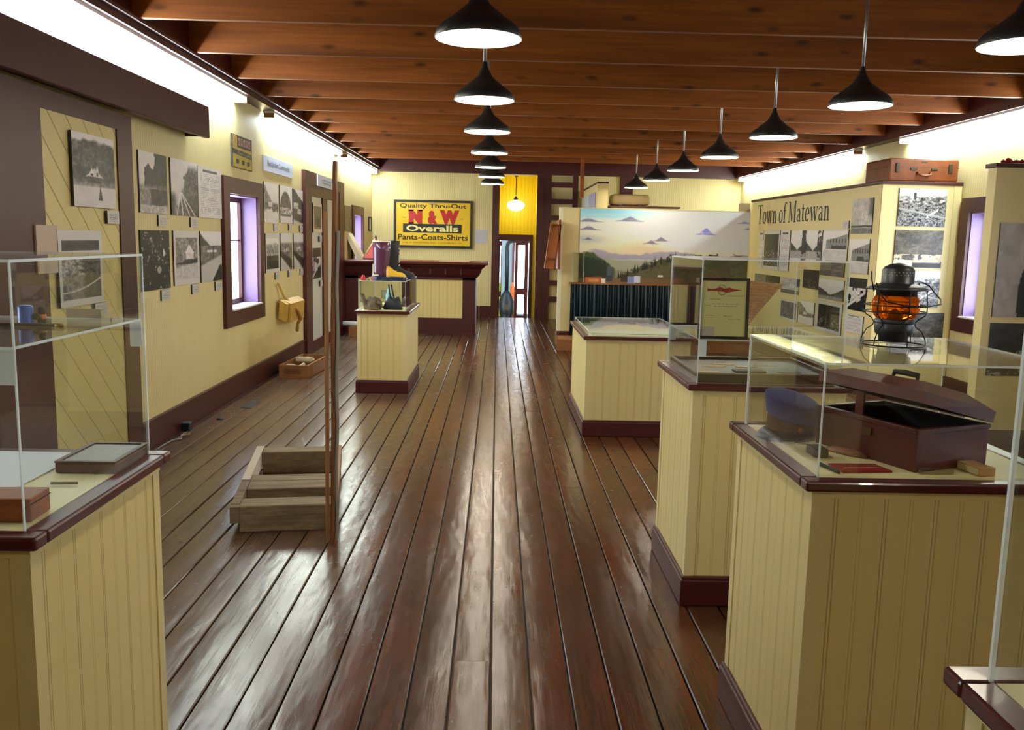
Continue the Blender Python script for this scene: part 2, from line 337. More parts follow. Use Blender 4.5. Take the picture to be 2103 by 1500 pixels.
lf = b.build('door_leaf', DAYLIT_MAROON, d); MB().box(.445, .59, 18.728, 18.732, -.02, .42).box(.445, .59, 18.728, 18.732, .56, 1.47).build('pane', M['pane'], lf)
MB().lathe([(.0, 0), (.012, .0), (.014, .012), (.0, .02)], 12, M=T(.4, 18.71, .5) @ RX(PI/2)).build('knob', M['white_enamel'], lf)
b = MB().box(.05, .062, 18.71, 18.75, -.45, 1.55).box(.085, .1, 18.71, 18.75, -.45, 1.55).box(.062, .085, 18.71, 18.75, 1.45, 1.55).box(.062, .085, 18.71, 18.75, .37, .48).box(.062, .085, 18.71, 18.75, -.45, -.05)
lf = b.build('door_leaf', DAYLIT_MAROON, d); MB().box(.062, .085, 18.728, 18.732, -.05, .37).box(.062, .085, 18.728, 18.732, .48, 1.45).build('pane', M['pane'], lf)
BLUE = mat('pale_blue_wall', lin((176, 198, 226)), .6)
mb = MB().box(-2, -1.9, 18.8, 23, -.45, 2.6).box(3, 3.1, 18.8, 23, -.45, 2.6); wall_with_holes(mb, 'y', 23, 23.1, -2, 3.1, -.45, 2.6, [(.42, 1.1, -.35, 2.0), (-.3, .1, -.35, 2.0)])
struct(mb.build('wall_far_room', BLUE)); struct(MB().box(-2, 3.1, 18.8, 23.1, 2.6, 2.7).build('ceiling_far_room', BLUE)); struct(MB().box(-2, 3.1, 18.8, 23.1, -.5, -.45).build('floor_far_room', M['floor']))
o = struct(MB().box(.4, .46, 22.97, 23.0, -.37, 2.02).box(1.06, 1.12, 22.97, 23.0, -.37, 2.02).build('window_9', DAYLIT_MAROON)); MB().box(.42, 1.1, 23.04, 23.045, -.35, 2.0).box(-.3, .1, 23.04, 23.045, -.35, 2.0).build('pane', M['pane'], o)
# pot-bellied stove
IRON = mat('cast_iron', (.022, .03, .045), .4, .6)
st = thing('wood_stove', 'dark cast-iron pot-bellied stove seen through the far doorway', 'stove', (.235, 20.3, -.45))
MB().lathe([(.11, .06), (.15, .1), (.16, .2), (.13, .27), (.155, .32), (.175, .5), (.165, .64), (.12, .76), (.085, .82), (.05, .86)], 28, cap0=True, cap1=True).build('stove_body', IRON, st)
for a in range(4):
    MB().box(-.015, .015, -.015, .015, 0, .09, M=RZ(a*PI/2+.6) @ T(.12, 0, 0)).build('leg', IRON, st)
MB().box(-.05, .05, -.185, -.16, .42, .55).build('stove_door', mat('stove_trim', (.12, .1, .08), .3, .8), st)
MB().tube([(0, 0, .85), (0, 0, 1.86), (.01, 0, 1.93), (.05, 0, 1.98), (.12, 0, 2.0), (.6, 0, 2.0), (1.2, 0, 2.0)], .045, n=16).build('stovepipe', IRON, st)
tag(MB().rbox(-.02, .1, 20.95, 21.05, -.45, .55, .03).rbox(.0, .07, 20.96, 21.04, .55, .68, .03).build('safety_vest', mat('lime', lin((190, 230, 50)), .6)), 'lime green vest-like shape standing left of the dark stove', 'vest')
tag(MB().lathe([(.045, 0), (.06, .12), (.05, .3), (.02, .42)], 12, cap0=True, cap1=True, M=T(.38, 20.7, .16)).build('orange_bag', mat('orange_cloth', lin((220, 110, 50)), .6)), 'small orange bundle right of the stovepipe behind the stove', 'bundle')
tag(MB().box(.3, .46, 20.6, 20.85, -.45, .16).build('side_table', M['crate']), 'low stand under the orange bundle behind the stove', 'stand')
g = thing('globe_pendant', 'schoolhouse globe light hanging on a bronze stem in the yellow vestibule', 'lamp', (.365, 18.25, 2.9))
MB().lathe([(.06, 0), (.06, -.015), (.02, -.05), (.012, -.06)], 20, cap0=True).build('canopy', M['bronze'], g)
MB().tube([(0, 0, -.05), (0, 0, -.47)], .009).build('stem', M['bronze'], g)
MB().lathe([(.02, -.44), (.03, -.47), (.05, -.5), (.05, -.515)], 20).build('fitter', M['bronze'], g)
MB().lathe([(.05, -.51), (.07, -.53), (.14, -.555), (.175, -.59), (.18, -.625), (.15, -.68), (.09, -.72), (.0, -.735)], 32).build('globe', M['globe'], g)

# ladder of maroon rungs beside the opening
t = thing('wall_ladder', 'tall dark maroon ladder frame with wide rungs against the cream back wall', 'ladder', (0, YB, 0))
for a, b in ((1.03, 1.06), (1.49, 1.59)): MB().box(a, b, -.12, -.0, 0, 2.87).build('side_rail', M['maroon'], t)
for i in range(8):
    z = 2.685-.325*i; MB().box(1.06, 1.49, -.11, -.01, z-.05, z+.045).build('rung', M['maroon'], t)

# ---------------------------------------------------------------- lamps
def pendant(x, y, label, first=[]):
    if not first:
        t = thing('pendant_lamp', label, 'lamp', (x, y, 2.47), 0, 'black barn pendant lamps'); zc = ZW-2.47
        MB().lathe([(.192, 0), (.194, .004), (.186, .034), (.168, .056), (.125, .085), (.085, .118), (.052, .145), (.034, .18), (.028, .19), (.018, .215), (.017, .225), (.011, .24)], 40, cap1=True).build('shade', M['black_metal'], t)
        inner = MB().lathe([(.19, .001), (.181, .033), (.163, .053), (.12, .081), (.08, .113), (.05, .145), (.03, .18)], 40, cap1=True).build('reflector', M['white_enamel'], t)
        MB().lathe([(0, .035), (.02, .04), (.032, .06), (.03, .085), (.018, .115), (.015, .14)], 16).build('bulb', M['bulb'], inner)
        MB().tube([(0, 0, .235), (0, 0, zc-.02)], .0105).build('rod', M['steel'], t)
        MB().lathe([(.05, 0), (.045, -.015), (.01, -.03)], 20, cap0=True, M=T(0, 0, zc)).build('canopy', M['steel'], t)
        li = bpy.data.lights.new('lamp_light', 'POINT'); li.energy = LAMP_W; li.color = (1, .9, .7); li.shadow_soft_size = .035
        lo = bpy.data.objects.new('lamp_light', li); C.objects.link(lo); lo.parent = t; lo.location = (0, 0, .02)
        first.append(t); return
    s = first[0]; r = s.copy(); C.objects.link(r); r.location = (x, y, 2.47); r['label'] = label
    for ch in list(s.children):
        c = ch.copy(); C.objects.link(c); c.parent = r
        for g in ch.children:
            d = g.copy(); C.objects.link(d); d.parent = c
nth = ['nearest', 'second', 'third', 'fourth', 'fifth', 'sixth', 'seventh']
for i, y in enumerate([4.04, 5.79, 7.48, 9.31, 11.15, 12.88, 14.55]):
    pendant(-.1, y, 'black barn pendant lamp, %s in the row down the middle of the room' % nth[i])
for i, y in enumerate([3.9, 5.64, 7.39, 9.17, 10.95, 12.77, 14.63]):
    pendant(2.26, y, 'black barn pendant lamp, %s in the row along the right side' % nth[i])
pendant(-.1, 2.3, 'black barn pendant lamp overhead before the left row'); pendant(2.26, 2.1, 'black barn pendant lamp overhead before the right row')
pendant(-.1, -.5, 'black barn pendant lamp behind the viewer left'); pendant(2.26, -.5, 'black barn pendant lamp behind the viewer right')
def strip(side, y0, y1, label):
    s = 1 if side == 'L' else -1; xw = XL if side == 'L' else XR
    t = thing('fluorescent_fixture', label, 'lamp', (xw, (y0+y1)/2, 2.885), 0, 'fluorescent strips under the wall plates')
    L = (y1-y0)/2
    def bx(b, d0, d1, *r): return b.box(min(s*d0, s*d1), max(s*d0, s*d1), *r)
    bx(MB(), .015, .13, -L, L, -.022, 0).build('housing', M['white_enamel'], t)
    bx(MB(), .03, .125, -L+.03, L-.03, -.07, -.022).build('diffuser', M['tube'], t)
    for a in (-L, L-.03): bx(MB(), .02, .132, a, a+.03, -.07, -.022).build('end_cap', M['crate'], t)
strip('L', 4.44, 8.61, 'long lit strip light above the sliding door track on the left wall')
strip('L', 9.6, 13.76, 'long lit strip light above the window and second door on the left wall')
strip('L', 14.2, 17.7, 'long lit strip light at the far end of the left wall')
strip('R', 11.9, 17.6, 'long lit strip light at the far end of the right wall')
strip('R', 7.6, 10.6, 'lit strip light above the right hand window')

# ---------------------------------------------------------------- procedural pictures
def vnoise(rs, H, Wd, fy, fx, oct=4):
    out = np.zeros((H, Wd)); amp = 1; tot = 0
    for o_ in range(oct):
        gy, gx = max(2, int(fy*2**o_)+1), max(2, int(fx*2**o_)+1); g = rs.rand(gy+1, gx+1)
        yy = np.linspace(0, gy-.001, H); xx = np.linspace(0, gx-.001, Wd); iy = yy.astype(int); ix = xx.astype(int)
        ty = (yy-iy)[:, None]; tx = (xx-ix)[None]; ty = ty*ty*(3-2*ty); tx = tx*tx*(3-2*tx)
        a = g[np.ix_(iy, ix)]; b_ = g[np.ix_(iy, ix+1)]; c = g[np.ix_(iy+1, ix)]; d_ = g[np.ix_(iy+1, ix+1)]
        out += amp*((a*(1-tx)+b_*tx)*(1-ty)+(c*(1-tx)+d_*tx)*ty); tot += amp; amp *= .6
    return out/tot
def sst(a, b, x): t = np.clip((x-a)/(b-a), 0, 1); return t*t*(3-2*t)
def mixa(a, b, t): return a*(1-t)+b*t
def scene_art(kind, seed, H=72, Wd=56):
    rs = np.random.RandomState(seed); v, u = np.mgrid[0:1:complex(H), 0:1:complex(Wd)]
    n = vnoise(rs, H, Wd, 6, 5, 4); f = vnoise(rs, H, Wd, 22, 18, 3); e = rs.rand()
    sky = .74+.12*v; g = sky+(n-.5)*.08
    def hill(y, dark, soft=.03):
        nonlocal g
        g = mixa(g, dark+(f-.5)*.45+(n-.5)*.25, sst(y+soft, y-soft, v+(n-.5)*.12))
    def rect(x0, x1, y0, y1, c, noisy=.06):
        nonlocal g
        m_ = ((u > x0) & (u < x1) & (v > y0) & (v < y1)).astype(float); g = mixa(g, c+(f-.5)*noisy*4, m_)
    def roof(x0, x1, y, h, c):
        nonlocal g
        xc = (x0+x1)/2; m_ = ((v > y) & (v < y+h*(1-np.abs(u-xc)/((x1-x0)/2)))).astype(float); g = mixa(g, c, m_)
    if kind == 'lodge':
        hill(.9, .26); g = mixa(g, .6+(f-.5)*.4, sst(.42, .3, v)*.7); roof(.28, .7, .42, .12, .75); rect(.32, .66, .34, .43, .22, .2); roof(.36, .5, .44, .11, .85); roof(.5, .62, .43, .16, .8); rect(.4, .46, .44, .47, .15); rect(.54, .58, .44, .49, .15); g = mixa(g, .78+(n-.5)*.1, sst(.31, .27, v)); roof(.57, .67, .1, .22, .18)
    elif kind == 'valley':
        g = mixa(g, .55+(f-.5)*.9, np.ones_like(v)); hill(.5, .45); g = mixa(g, .2+(f-.5)*.4, sst(.5, .6, u+(n-.5)*.3)*.7); g = mixa(g, .75, sst(.03, .01, np.abs(v-.15-.3*u*u)))
    elif kind == 'bridge':
        g = mixa(g, .22+(f-.5)*.35, (np.hypot((u-.78), (v-.68)*.8)+(n-.5)*.2 < .3).astype(float)); g = mixa(g, .2+(f-.5)*.25, ((np.abs(u-.38+(n-.5)*.1) < .2) & (np.abs(v-.58+(f-.5)*.06) < .16)).astype(float)); roof(.2, .45, .72, .1, .2); g = mixa(g, .45+(f-.5)*.5, sst(.5, .42, v)*.8); g = mixa(g, .24+(f-.5)*.3, ((u > .38) & (v > .14+(n-.5)*.1) & (v < .4)).astype(float)); g = mixa(g, .68+(f-.5)*.4, sst(.14, .12, v))
    elif kind == 'tracks':
        g = mixa(g, .36+(f-.5)*.45, sst(0, .08, (u-.35)+(n-.5)*.25-(v-.45)*.5)*sst(.98, .8, v)); g = mixa(g, .3+(f-.5)*.3, sst(.45, .3, v)*sst(.1, .3, np.abs(u-.35)))
        for s_ in (-.1, .08, .3, .48):
            xc = .33+(s_-.02)*(.45-v)*2.6; g = mixa(g, .86, ((np.abs(u-xc) < .016) & (v < .42)).astype(float))
    elif kind == 'crowd':
        g = .12+(n-.5)*.25+sst(.66, .75, f)*.5*(n > .5); g = mixa(g, .85, ((np.hypot((u-.75)*1.2, (v-.62)) < .07) & (u > .76)).astype(float)); g = mixa(g, .62, (np.hypot(u-.6, (v-.33)*1.2) < .07).astype(float))
    elif kind == 'house':
        g = .5+(f-.5)*.4+(n-.5)*.3; roof(.4, .85, .62, .2, .85); rect(.45, .8, .48, .62, .8); roof(.5, .65, .7, .14, .95); g = mixa(g, .2, ((v > .35) & (v < .38+.1*u)).astype(float)); g = mixa(g, .72+(f-.5)*.2, sst(.3, .25, v-.1*u)); rect(.35, .75, .4, .46, .25)
    elif kind == 'road':
        g = mixa(g, .3+(f-.5)*.3, sst(.02, -.02, v-(.95-.5*u)-(n-.5)*.1)); rect(.0, 1, .38, .72, .42, .1); rect(.3, .75, .58, .63, .82); rect(.55, .6, .38, .7, .2); g = mixa(g, .7, sst(.36, .3, v-.2*u)); g = mixa(g, .15, sst(0, .05, (u-.55)-(v-.05)*1.2)*sst(.35, .3, v))
    elif kind == 'hillside':
        g = mixa(g, .48+(f-.5)*.45, sst(.03, -.03, v-(.95-.75*u)-(n-.5)*.12)); g = mixa(g, .4+(f-.5)*.5, sst(.55, .45, v)); g = mixa(g, .8+(f-.5)*.15, sst(.36, .3, v+(n-.5)*.2)); rect(.3, .55, .4, .52, .75)
    elif kind == 'mound':
        g = mixa(g, .34+(f-.5)*.3, (np.hypot((u-.45)*1.0, (v-.35)*.9) < .45).astype(float)); rect(0, 1, .24, .42, .6, .3); g = mixa(g, .8, sst(.2, .16, v))
    elif kind == 'terrace':
        g = mixa(g, .3+(f-.5)*.35, sst(.03, -.03, v-(1.05-.4*u)-(n-.5)*.1)); rect(.05, .5, .45, .62, .75, .3); rect(.4, .8, .3, .45, .7, .3); rect(.6, 1, 0, .25, .2, .2); g = mixa(g, .72, sst(.18, .1, v+u*.1))
    elif kind == 'group':
        hill(.78, .5, .08); g = mixa(g, .24+(f-.5)*.6, sst(.48, .4, v)*sst(.05, .12, v)); g = mixa(g, .08, sst(.28, .2, v)); g = mixa(g, .78, (np.abs((u*7) % 1-.5) < .17)*((v > .42) & (v < .5)))
    elif kind == 'rail':
        hill(.8-.0, .42, .06); g = mixa(g, .8, sst(.75, .85, v+abs(e-.5))); g = mixa(g, .16+(f-.5)*.4, ((v < .52-.25*u) & (v > .4-.4*u)).astype(float)); g = mixa(g, .7+(f-.5)*.1, (v < .38-.45*u).astype(float)); rect(.2, .7, .5, .62, .6, .4)
    elif kind == 'miner':
        g = .34+(n-.5)*.3+(f-.5)*.15; rect(.15, .85, .55, .95, .4, .08); rect(.35, .75, .08, .5, .18, .1); g = mixa(g, .75, sst(.1, .02, v)*.4)
    elif kind == 'street':
        g = mixa(g, .22+(f-.5)*.3, sst(.02, -.02, v-.3-.55*np.abs(u-.45)**.8)); g = mixa(g, .62+(f-.5)*.2, sst(.33, .28, v)); g = mixa(g, .15, ((np.abs(u-.85) < .13) & (v > .1)).astype(float)*(n > .42))
    elif kind == 'facade':
        g = mixa(g, .5+(f-.5)*.15, ((v > .35) & (v < .88-.25*(1-u))).astype(float)*(u > .12)); g = mixa(g, .2, ((v > .58) & (v < .72) & (np.abs((u*8) % 1-.5) < .22) & (u > .2)).astype(float)); g = mixa(g, .22, ((v > .35) & (v < .5) & (u > .35)).astype(float)*(n > .4)); g = mixa(g, .72+(n-.5)*.15, sst(.36, .3, v))
    elif kind == 'foggy':
        g = .68+(n-.5)*.35; rect(.5, .8, .35, .6, .75, .1); g = mixa(g, .12, ((v > .17) & (v < .24)).astype(float)); g = mixa(g, .4+(f-.5)*.3, sst(.17, .14, v)); g = mixa(g, .3, sst(.75, .95, u+(n-.5)*.2)*sst(.4, .6, v))
    elif kind == 'wreck':
        g = mixa(g, .5+(f-.5)*1.3, sst(.82, .7, v+(n-.5)*.2)); g = mixa(g, .85, (np.abs(v-(.15+.9*(u-.5))) < .035)*((u > .6) & (u < .85))); g = mixa(g, .12, ((f > .63) & (v < .6)).astype(float)); g = mixa(g, .62, (np.abs(v-.48+.25*u) < .025).astype(float)); rect(.3, .36, .7, .9, .3)
    elif kind == 'flood':
        g = .36+(n-.5)*.25+(f-.5)*.2; g = mixa(g, .7+(f-.5)*.3, ((v > .14) & (v < .36)).astype(float)*(n > .42)); g = mixa(g, .1, ((v < .12) & (u > .4)).astype(float)); g = mixa(g, .82, ((v < .2) & (u < .38)).astype(float))
    elif kind == 'tent':
        g = mixa(.12+(n-.5)*.12, .75+(f-.5)*.3, ((v > .25) & (v < .7) & (n > .48)).astype(float)); g = mixa(g, .75, ((np.abs(v-(.05+.55*u)) < .05)).astype(float)); g = mixa(g, .12, ((v < .5*u-.05)).astype(float))
    elif kind == 'hollow':
        g = mixa(g, .32+(f-.5)*.3, (v < .25+.5*np.abs(u-.5)*1.3+(n-.5)*.15).astype(float)); g = mixa(g, .55, sst(.2, .12, v))
    elif kind == 'dark':
        g = .2+(n-.5)*.2+(f > .64)*.35*(v < .5)
    elif kind == 'grey':
        g = .42+(n-.5)*.35+(f-.5)*.2
    elif kind == 'portrait':
        g = .62+(n-.5)*.2; g = mixa(g, .1, ((np.hypot((u-.75), (v-.2)*.7) < .42)).astype(float)); g = mixa(g, .55, (np.hypot(u-.75, v-.8) < .14).astype(float))
    elif kind == 'text':
        g = .8+(n-.5)*.03; line = ((v*26) % 1 < .45)*(vnoise(rs, H, Wd, 26, 14, 1) > .35)*((u > .1) & (u < .9) & (v > .08) & (v < .86)); g = g-.17*line; g = mixa(g, .35, ((v > .9) & (v < .94) & (u > .2) & (u < .8)).astype(float))
    elif kind == 'caption':
        g = .74+0*v; line = ((v*7) % 1 < .4)*(f > .42)*((u > .12) & (u < .88) & (v > .15) & (v < .85)); g = g-.25*line
    g = np.clip(.46+(g-.46)*1.22, .02, .93); return g
def art_grid(rgb):
    """rgb (H,W,3) linear; returns verts in unit square (u,v), faces, colours"""
    H, Wd = rgb.shape[:2]; v, u = np.mgrid[0:1:complex(H), 0:1:complex(Wd)]
    i = np.arange((H-1)*(Wd-1)); r = i//(Wd-1); c = i % (Wd-1); a = r*Wd+c
    return np.stack([u.ravel(), v.ravel()], 1), np.stack([a, a+1, a+Wd+1, a+Wd], 1), rgb.reshape(-1, 3)
def make_art_obj(name, rgb, M4, w, h, mt, parent=None, back=None, thick=.012, edgemat=None):
    """picture in local x (0..w), z (0..h), facing local -y, backed by a board"""
    uv, fc, col = art_grid(rgb); n = len(uv)
    V = [(a*w, -thick-.0006, b*h) for a, b in uv]; Fs = [tuple(int(q) for q in f) for f in fc]; mi = [0]*len(Fs)
    bx = [(0,-thick,0),(w,-thick,0),(w,0,0),(0,0,0),(0,-thick,h),(w,-thick,h),(w,0,h),(0,0,h)]
    V += bx; Fs += [tuple(n+q for q in f) for f in ((0,3,2,1),(4,5,6,7),(0,1,5,4),(1,2,6,5),(2,3,7,6),(3,0,4,7))]; mi += [1]*6
    V = [M4 @ Vector(p) for p in V]
    o = mesh_obj(name, V, Fs, [mt, edgemat or M['foam']], parent, mi)
    ca = o.data.color_attributes.new('art', 'FLOAT_COLOR', 'POINT'); arr = np.ones((len(V), 4)); arr[:n, :3] = col; arr[n:, :3] = .7
    ca.data.foreach_set('color', arr.ravel().astype(np.float32)); return o
def tone(g, warm=0.0):
    g = np.clip(g, 0, 1); s = g**2.2
    return np.stack([s*(1.0+warm*.1), s*(.93-warm*.06), s*(.9-warm*.3)], 2)
def bordered(g, b, t=None):
    """white border of b (fraction of height); t is extra top strip"""
    H, Wd = g.shape; out = np.full((H, Wd), .84); bb = int(b*H); bt = int((t if t else b)*H); bs = max(2, int(b*Wd*.7))
    ih, iw = H-bb-bt, Wd-2*bs; yi = (np.arange(ih)/ih*H).astype(int); xi = (np.arange(iw)/iw*Wd).astype(int); out[bb:bb+ih, bs:bs+iw] = g[np.ix_(yi, xi)]; return out
ML = lambda y0, z0, off=0: T(XL+off, y0, z0) @ RZ(PI/2)          # left wall: local x -> +y, faces +x
def MRT(y0, z0, xf): return T(xf, y0, z0) @ RZ(-PI/2)            # faces -x, local x -> -y
def MFR(x0, z0, yf): return T(x0, yf, z0)                        # faces -y
SEED = [100]
def photo(M4, w, h, kind, label, warm=0, border=0, top=None, cat='photograph', name='photo_print', group=None, H=84, mt=None):
    SEED[0] += 1; Wd = max(16, int(H*w/h)); Wd = min(Wd, 110)
    g = scene_art(kind, SEED[0], H, Wd)
    if border: g = bordered(g, border, top)
    o = make_art_obj(name, tone(g, warm), M4, w, h, mt or M['art']); tag(o, label, cat, group); return o
def card(M4, label, w=.17, h=.08): return photo(M4, w, h, 'caption', label, cat='caption card', name='caption_card', H=24, group='caption cards under the photographs')
# left wall: photographs on the sliding door (door face at x = -2.44)
DO = XL+.075; off = DO-XL
photo(ML(5.157, 1.733, off), .555, .426, 'lodge', 'black-and-white print of a gabled lodge in snow, upper print on the sliding door', H=96)
card(ML(5.583, 1.64, off), 'caption card under the snowy lodge print on the sliding door')
g_ = bordered(scene_art('valley', 7, 96, 110), .1, .34); g_[70:83, 8:102] = .16+.15*vnoise(np.random.RandomState(5), 13, 94, 3, 12, 3)
tag(make_art_obj('photo_print', tone(g_), ML(4.941, 1.159, off), .544, .435, M['art']), 'white-bordered print of a village valley, lower print on the sliding door', 'photograph')
card(ML(5.36, 1.075, off), 'caption card under the village valley print on the sliding door')
tag(MB().box(4.72, 4.95, -.01, 0, 1.36, 1.62, M=T(DO, 0, 0) @ Matrix(((0, -1, 0, 0), (1, 0, 0, 0), (0, 0, 1, 0), (0, 0, 0, 1)))).build('text_placard', mat('pale_pink_card', lin((200, 176, 156)), .6)), 'plain pale placard at the left edge of the sliding door', 'placard')
PW = [('bridge', 6.284, 6.804, 1.727, 2.159, 'black-and-white print of a dark structure beside a tree, right of the sliding door', 0, 1), ('tracks', 6.887, 7.491, 1.727, 2.159, 'black-and-white print of railroad tracks curving past a wooded hillside', 0, 1),
      ('text', 7.502, 8.141, 1.722, 2.15, 'large white text sheet left of the near window', 0, 0), ('crowd', 6.266, 6.814, 1.171, 1.605, 'very dark print of a crowd with small bright faces, beside the sliding door', 0, 1),
      ('house', 6.901, 7.479, 1.178, 1.607, 'white-bordered print of a white house above a road', .11, 1), ('road', 7.526, 8.085, 1.172, 1.607, 'black-and-white print of a road bending past long buildings, next to the near window', 0, 1)]
def wallprints(L, cardz=None):
    for k, y0, y1, z0, z1, lab, bd, cd in L:
        photo(ML(y0, z0), y1-y0, z1-z0, k, lab, border=bd, top=(.14 if bd else None))
        if cd: card(ML(y1-.19, z0-.09), 'caption card under the %s' % (lab.replace('black-and-white ', '').split(',')[0]))
wallprints(PW)
wallprints([('hillside', 9.598, 10.203, 1.715, 2.152, 'pale print of a steep hillside, just right of the near window', 0, 1), ('mound', 10.293, 10.895, 1.727, 2.156, 'print of a rounded dark hill above low buildings', 0, 1), ('terrace', 10.949, 11.49, 1.717, 2.15, 'print of houses on a dark slope, left of the second door', 0, 1),
            ('group', 9.624, 10.217, 1.17, 1.602, 'white-bordered print of a standing group of people under trees', .1, 1), ('rail', 10.289, 10.848, 1.173, 1.607, 'print of a loaded train beside houses and trees', 0, 1), ('rail', 10.95, 11.49, 1.169, 1.61, 'print of rail cars under a tree, left of the second door', 0, 1)])
photo(ML(11.99, 1.626, .03), .58, .4, 'miner', 'dark brown print behind the glass of the second door, upper', warm=.8, border=.12)
photo(ML(11.9, 1.0, .03), .56, .42, 'tent', 'dark print hung low on the second door', border=.02)
card(ML(12.42, .88, .03), 'caption card below the low print on the second door'); card(ML(12.4, 1.5, .03), 'caption card below the upper print on the second door')
photo(ML(14.611, 1.661), .684, .424, 'grey', 'faded olive print between the second door and the far window', warm=.8)
# sliding door, track and second door
t = struct(MB().box(XL, DO, 4.3, 4.85, .02, 2.345).box(XL, DO, 5.8, 6.03, .02, 2.345).box(XL, DO, 4.85, 5.8, 2.24, 2.345).box(XL, DO, 4.85, 5.8, .02, .16).build('door_2', M['maroon']))
MB().box(XL, DO-.01, 4.85, 5.8, .16, 2.24).build('diagonal_panel', M['diag'], t)
tr = thing('sliding_door_track', 'long dark maroon boxed track above the sliding door on the left wall', 'track', (XL, 5.6, 0))
MB().rbox(.14, .19, -2.6, 1.685, 2.35, 2.595, .004, seg=1).box(0, .14, -2.6, 1.685, 2.56, 2.595).box(0, .15, 1.66, 1.685, 2.36, 2.59).build('casing', M['maroon'], tr)
MB().box(.06, .08, -2.5, 1.6, 2.37, 2.42).build('rail', M['black_metal'], tr)
t = struct(MB().box(XL, XL+.05, 11.49, 11.86, 0, 2.42).box(XL, XL+.05, 13.95, 14.36, 0, 2.42).box(XL, XL+.05, 11.86, 13.95, 2.26, 2.42).box(XL, XL+.042, 11.86, 13.95, 2.11, 2.26).build('door_3', M['maroon']))
MB().box(XL, XL+.04, 11.86, 13.95, 0, .155).box(XL, XL+.04, 12.66, 12.99, .155, 2.11).box(XL, XL+.04, 13.55, 13.95, .155, 2.11).build('door_leaf', M['maroon'], t)
MB().box(XL, XL+.018, 11.86, 12.66, .155, 2.11).box(XL, XL+.018, 12.99, 13.55, .155, 2.11).build('pale_panel', mat('pale_door_panel', lin((214, 214, 200)), .35), t)
# printed placards with lettering
def text_geo(s, bold=0):
    cu = bpy.data.curves.new('t', 'FONT'); cu.body = s; cu.offset = bold; cu.resolution_u = 3; ob = bpy.data.objects.new('t', cu); C.objects.link(ob)
    bpy.context.view_layer.update(); me = ob.evaluated_get(bpy.context.evaluated_depsgraph_get()).to_mesh()
    v = np.array([tuple(p.co) for p in me.vertices]); f = [tuple(p.vertices) for p in me.polygons]; bpy.data.objects.remove(ob); bpy.data.curves.remove(cu); return v, f
def put_text(mb, s, x0, x1, z0, z1, mi=0, bold=0, M4=None, y=0.0):
    v, f = text_geo(s, bold); a = v.min(0); b = v.max(0)
    V = [(x0+(p[0]-a[0])/(b[0]-a[0])*(x1-x0), y, z0+(p[1]-a[1])/(b[1]-a[1])*(z1-z0)) for p in v]; mb.add(V, f, mi, False, M4)
INK = mat('dark_ink', (.03, .03, .035), .6); INKB = mat('blue_grey_ink', lin((70, 76, 110)), .6)
t = thing('title_placard', 'white title board reading Red Jacket Community on the left wall', 'sign', (XL, 9.6, 2.268), PI/2)
MB().box(0, 1.34, -.014, 0, 0, .163).build('board', mat('bluish_card', lin((206, 212, 232)), .5), t)
b = MB(); put_text(b, 'Red Jacket Community', .16, 1.17, .045, .12, y=-.0155, bold=.01); b.build('lettering', INKB, t)
t = thing('title_placard', 'smaller white title board hung over the top of the second door', 'sign', (XL+.05, 12.21, 2.258), PI/2)
MB().box(0, 1.18, -.014, 0, 0, .155).build('board', mat('white_card', lin((214, 214, 220)), .5), t)
b = MB(); rs = random.Random(4)
for row, (z, xa, xb) in enumerate(((.085, .28, .95), (.045, .32, .85))):
    x = xa
    while x < xb: w = rs.uniform(.03, .1); b.box(x, x+w, -.0155, -.0145, z, z+.022); x += w+.02
b.build('faded_lettering', mat('faded_ink', lin((150, 150, 165)), .6), t)
# tin sign
def tin_art():
    H, Wd = 110, 150; v, u = np.mgrid[0:1:complex(H), 0:1:complex(Wd)]; rs = np.random.RandomState(9); n = vnoise(rs, H, Wd, 8, 10, 4); f = vnoise(rs, H, Wd, 30, 40, 2)
    c = np.zeros((H, Wd, 3)); c[:] = lin((196, 170, 52)); Mn = np.array(lin((96, 40, 34))); Pk = np.array(lin((196, 140, 110))); Dk = np.array(lin((60, 52, 40))); Or = np.array(lin((196, 120, 40)))
    def put(m_, col): 
        for k in range(3): c[..., k] = mixa(c[..., k], col[k], m_)
    put(((u > .24) & (v > .63)).astype(float), Mn)
    for i, xc in enumerate((.33, .47, .6, .73, .86)):
        put((((np.abs(u-xc) < .045) & (v > .7) & (v < .93)) & ~((np.abs(u-xc) < .018) & (np.abs(v-.8-.04*(i % 2)) < .06))).astype(float), Pk)
    put(((u > .04) & (u < .2) & (v > .6) & (v < .95) & (n > .42)).astype(float), Or); put((np.abs(v-.47+.06*(u-.5)) < .075).astype(float), Dk)
    put(((np.abs(v-.47+.06*(u-.5)) < .045) & (f > .5) & (u > .25)).astype(float), np.array(lin((150, 140, 110))))
    for xc in (.25, .53, .8): put(((np.abs(u-xc) < .07) & (np.abs(v-.2) < .07)).astype(float), Dk)
    c *= (.55+.5*n)[..., None]; put((((u < .03) | (u > .975) | (v < .03) | (v > .965)) & (n > .4)).astype(float), Dk); return np.clip(c, 0, 1)
tag(make_art_obj('tin_sign', tin_art(), ML(8.472, 2.217, .004), .671, .308, mat('x')), 'rusty yellow and maroon tin advertising sign above the near window', 'sign').data.materials[0] = M['paint']
# small frame near the far corner
t = thing('picture_frame', 'tiny narrow dark picture frame on the left wall by the far corner', 'picture', (XL, 17.32, 1.687), PI/2)
MB().box(0, .37, -.02, 0, 0, .03).box(0, .37, -.02, 0, .25, .28).box(0, .04, -.02, 0, .03, .25).box(.33, .37, -.02, 0, .03, .25).build('frame', M['black'], t)
MB().box(.04, .33, -.01, -.004, .03, .25).build('picture', M['white'], t)
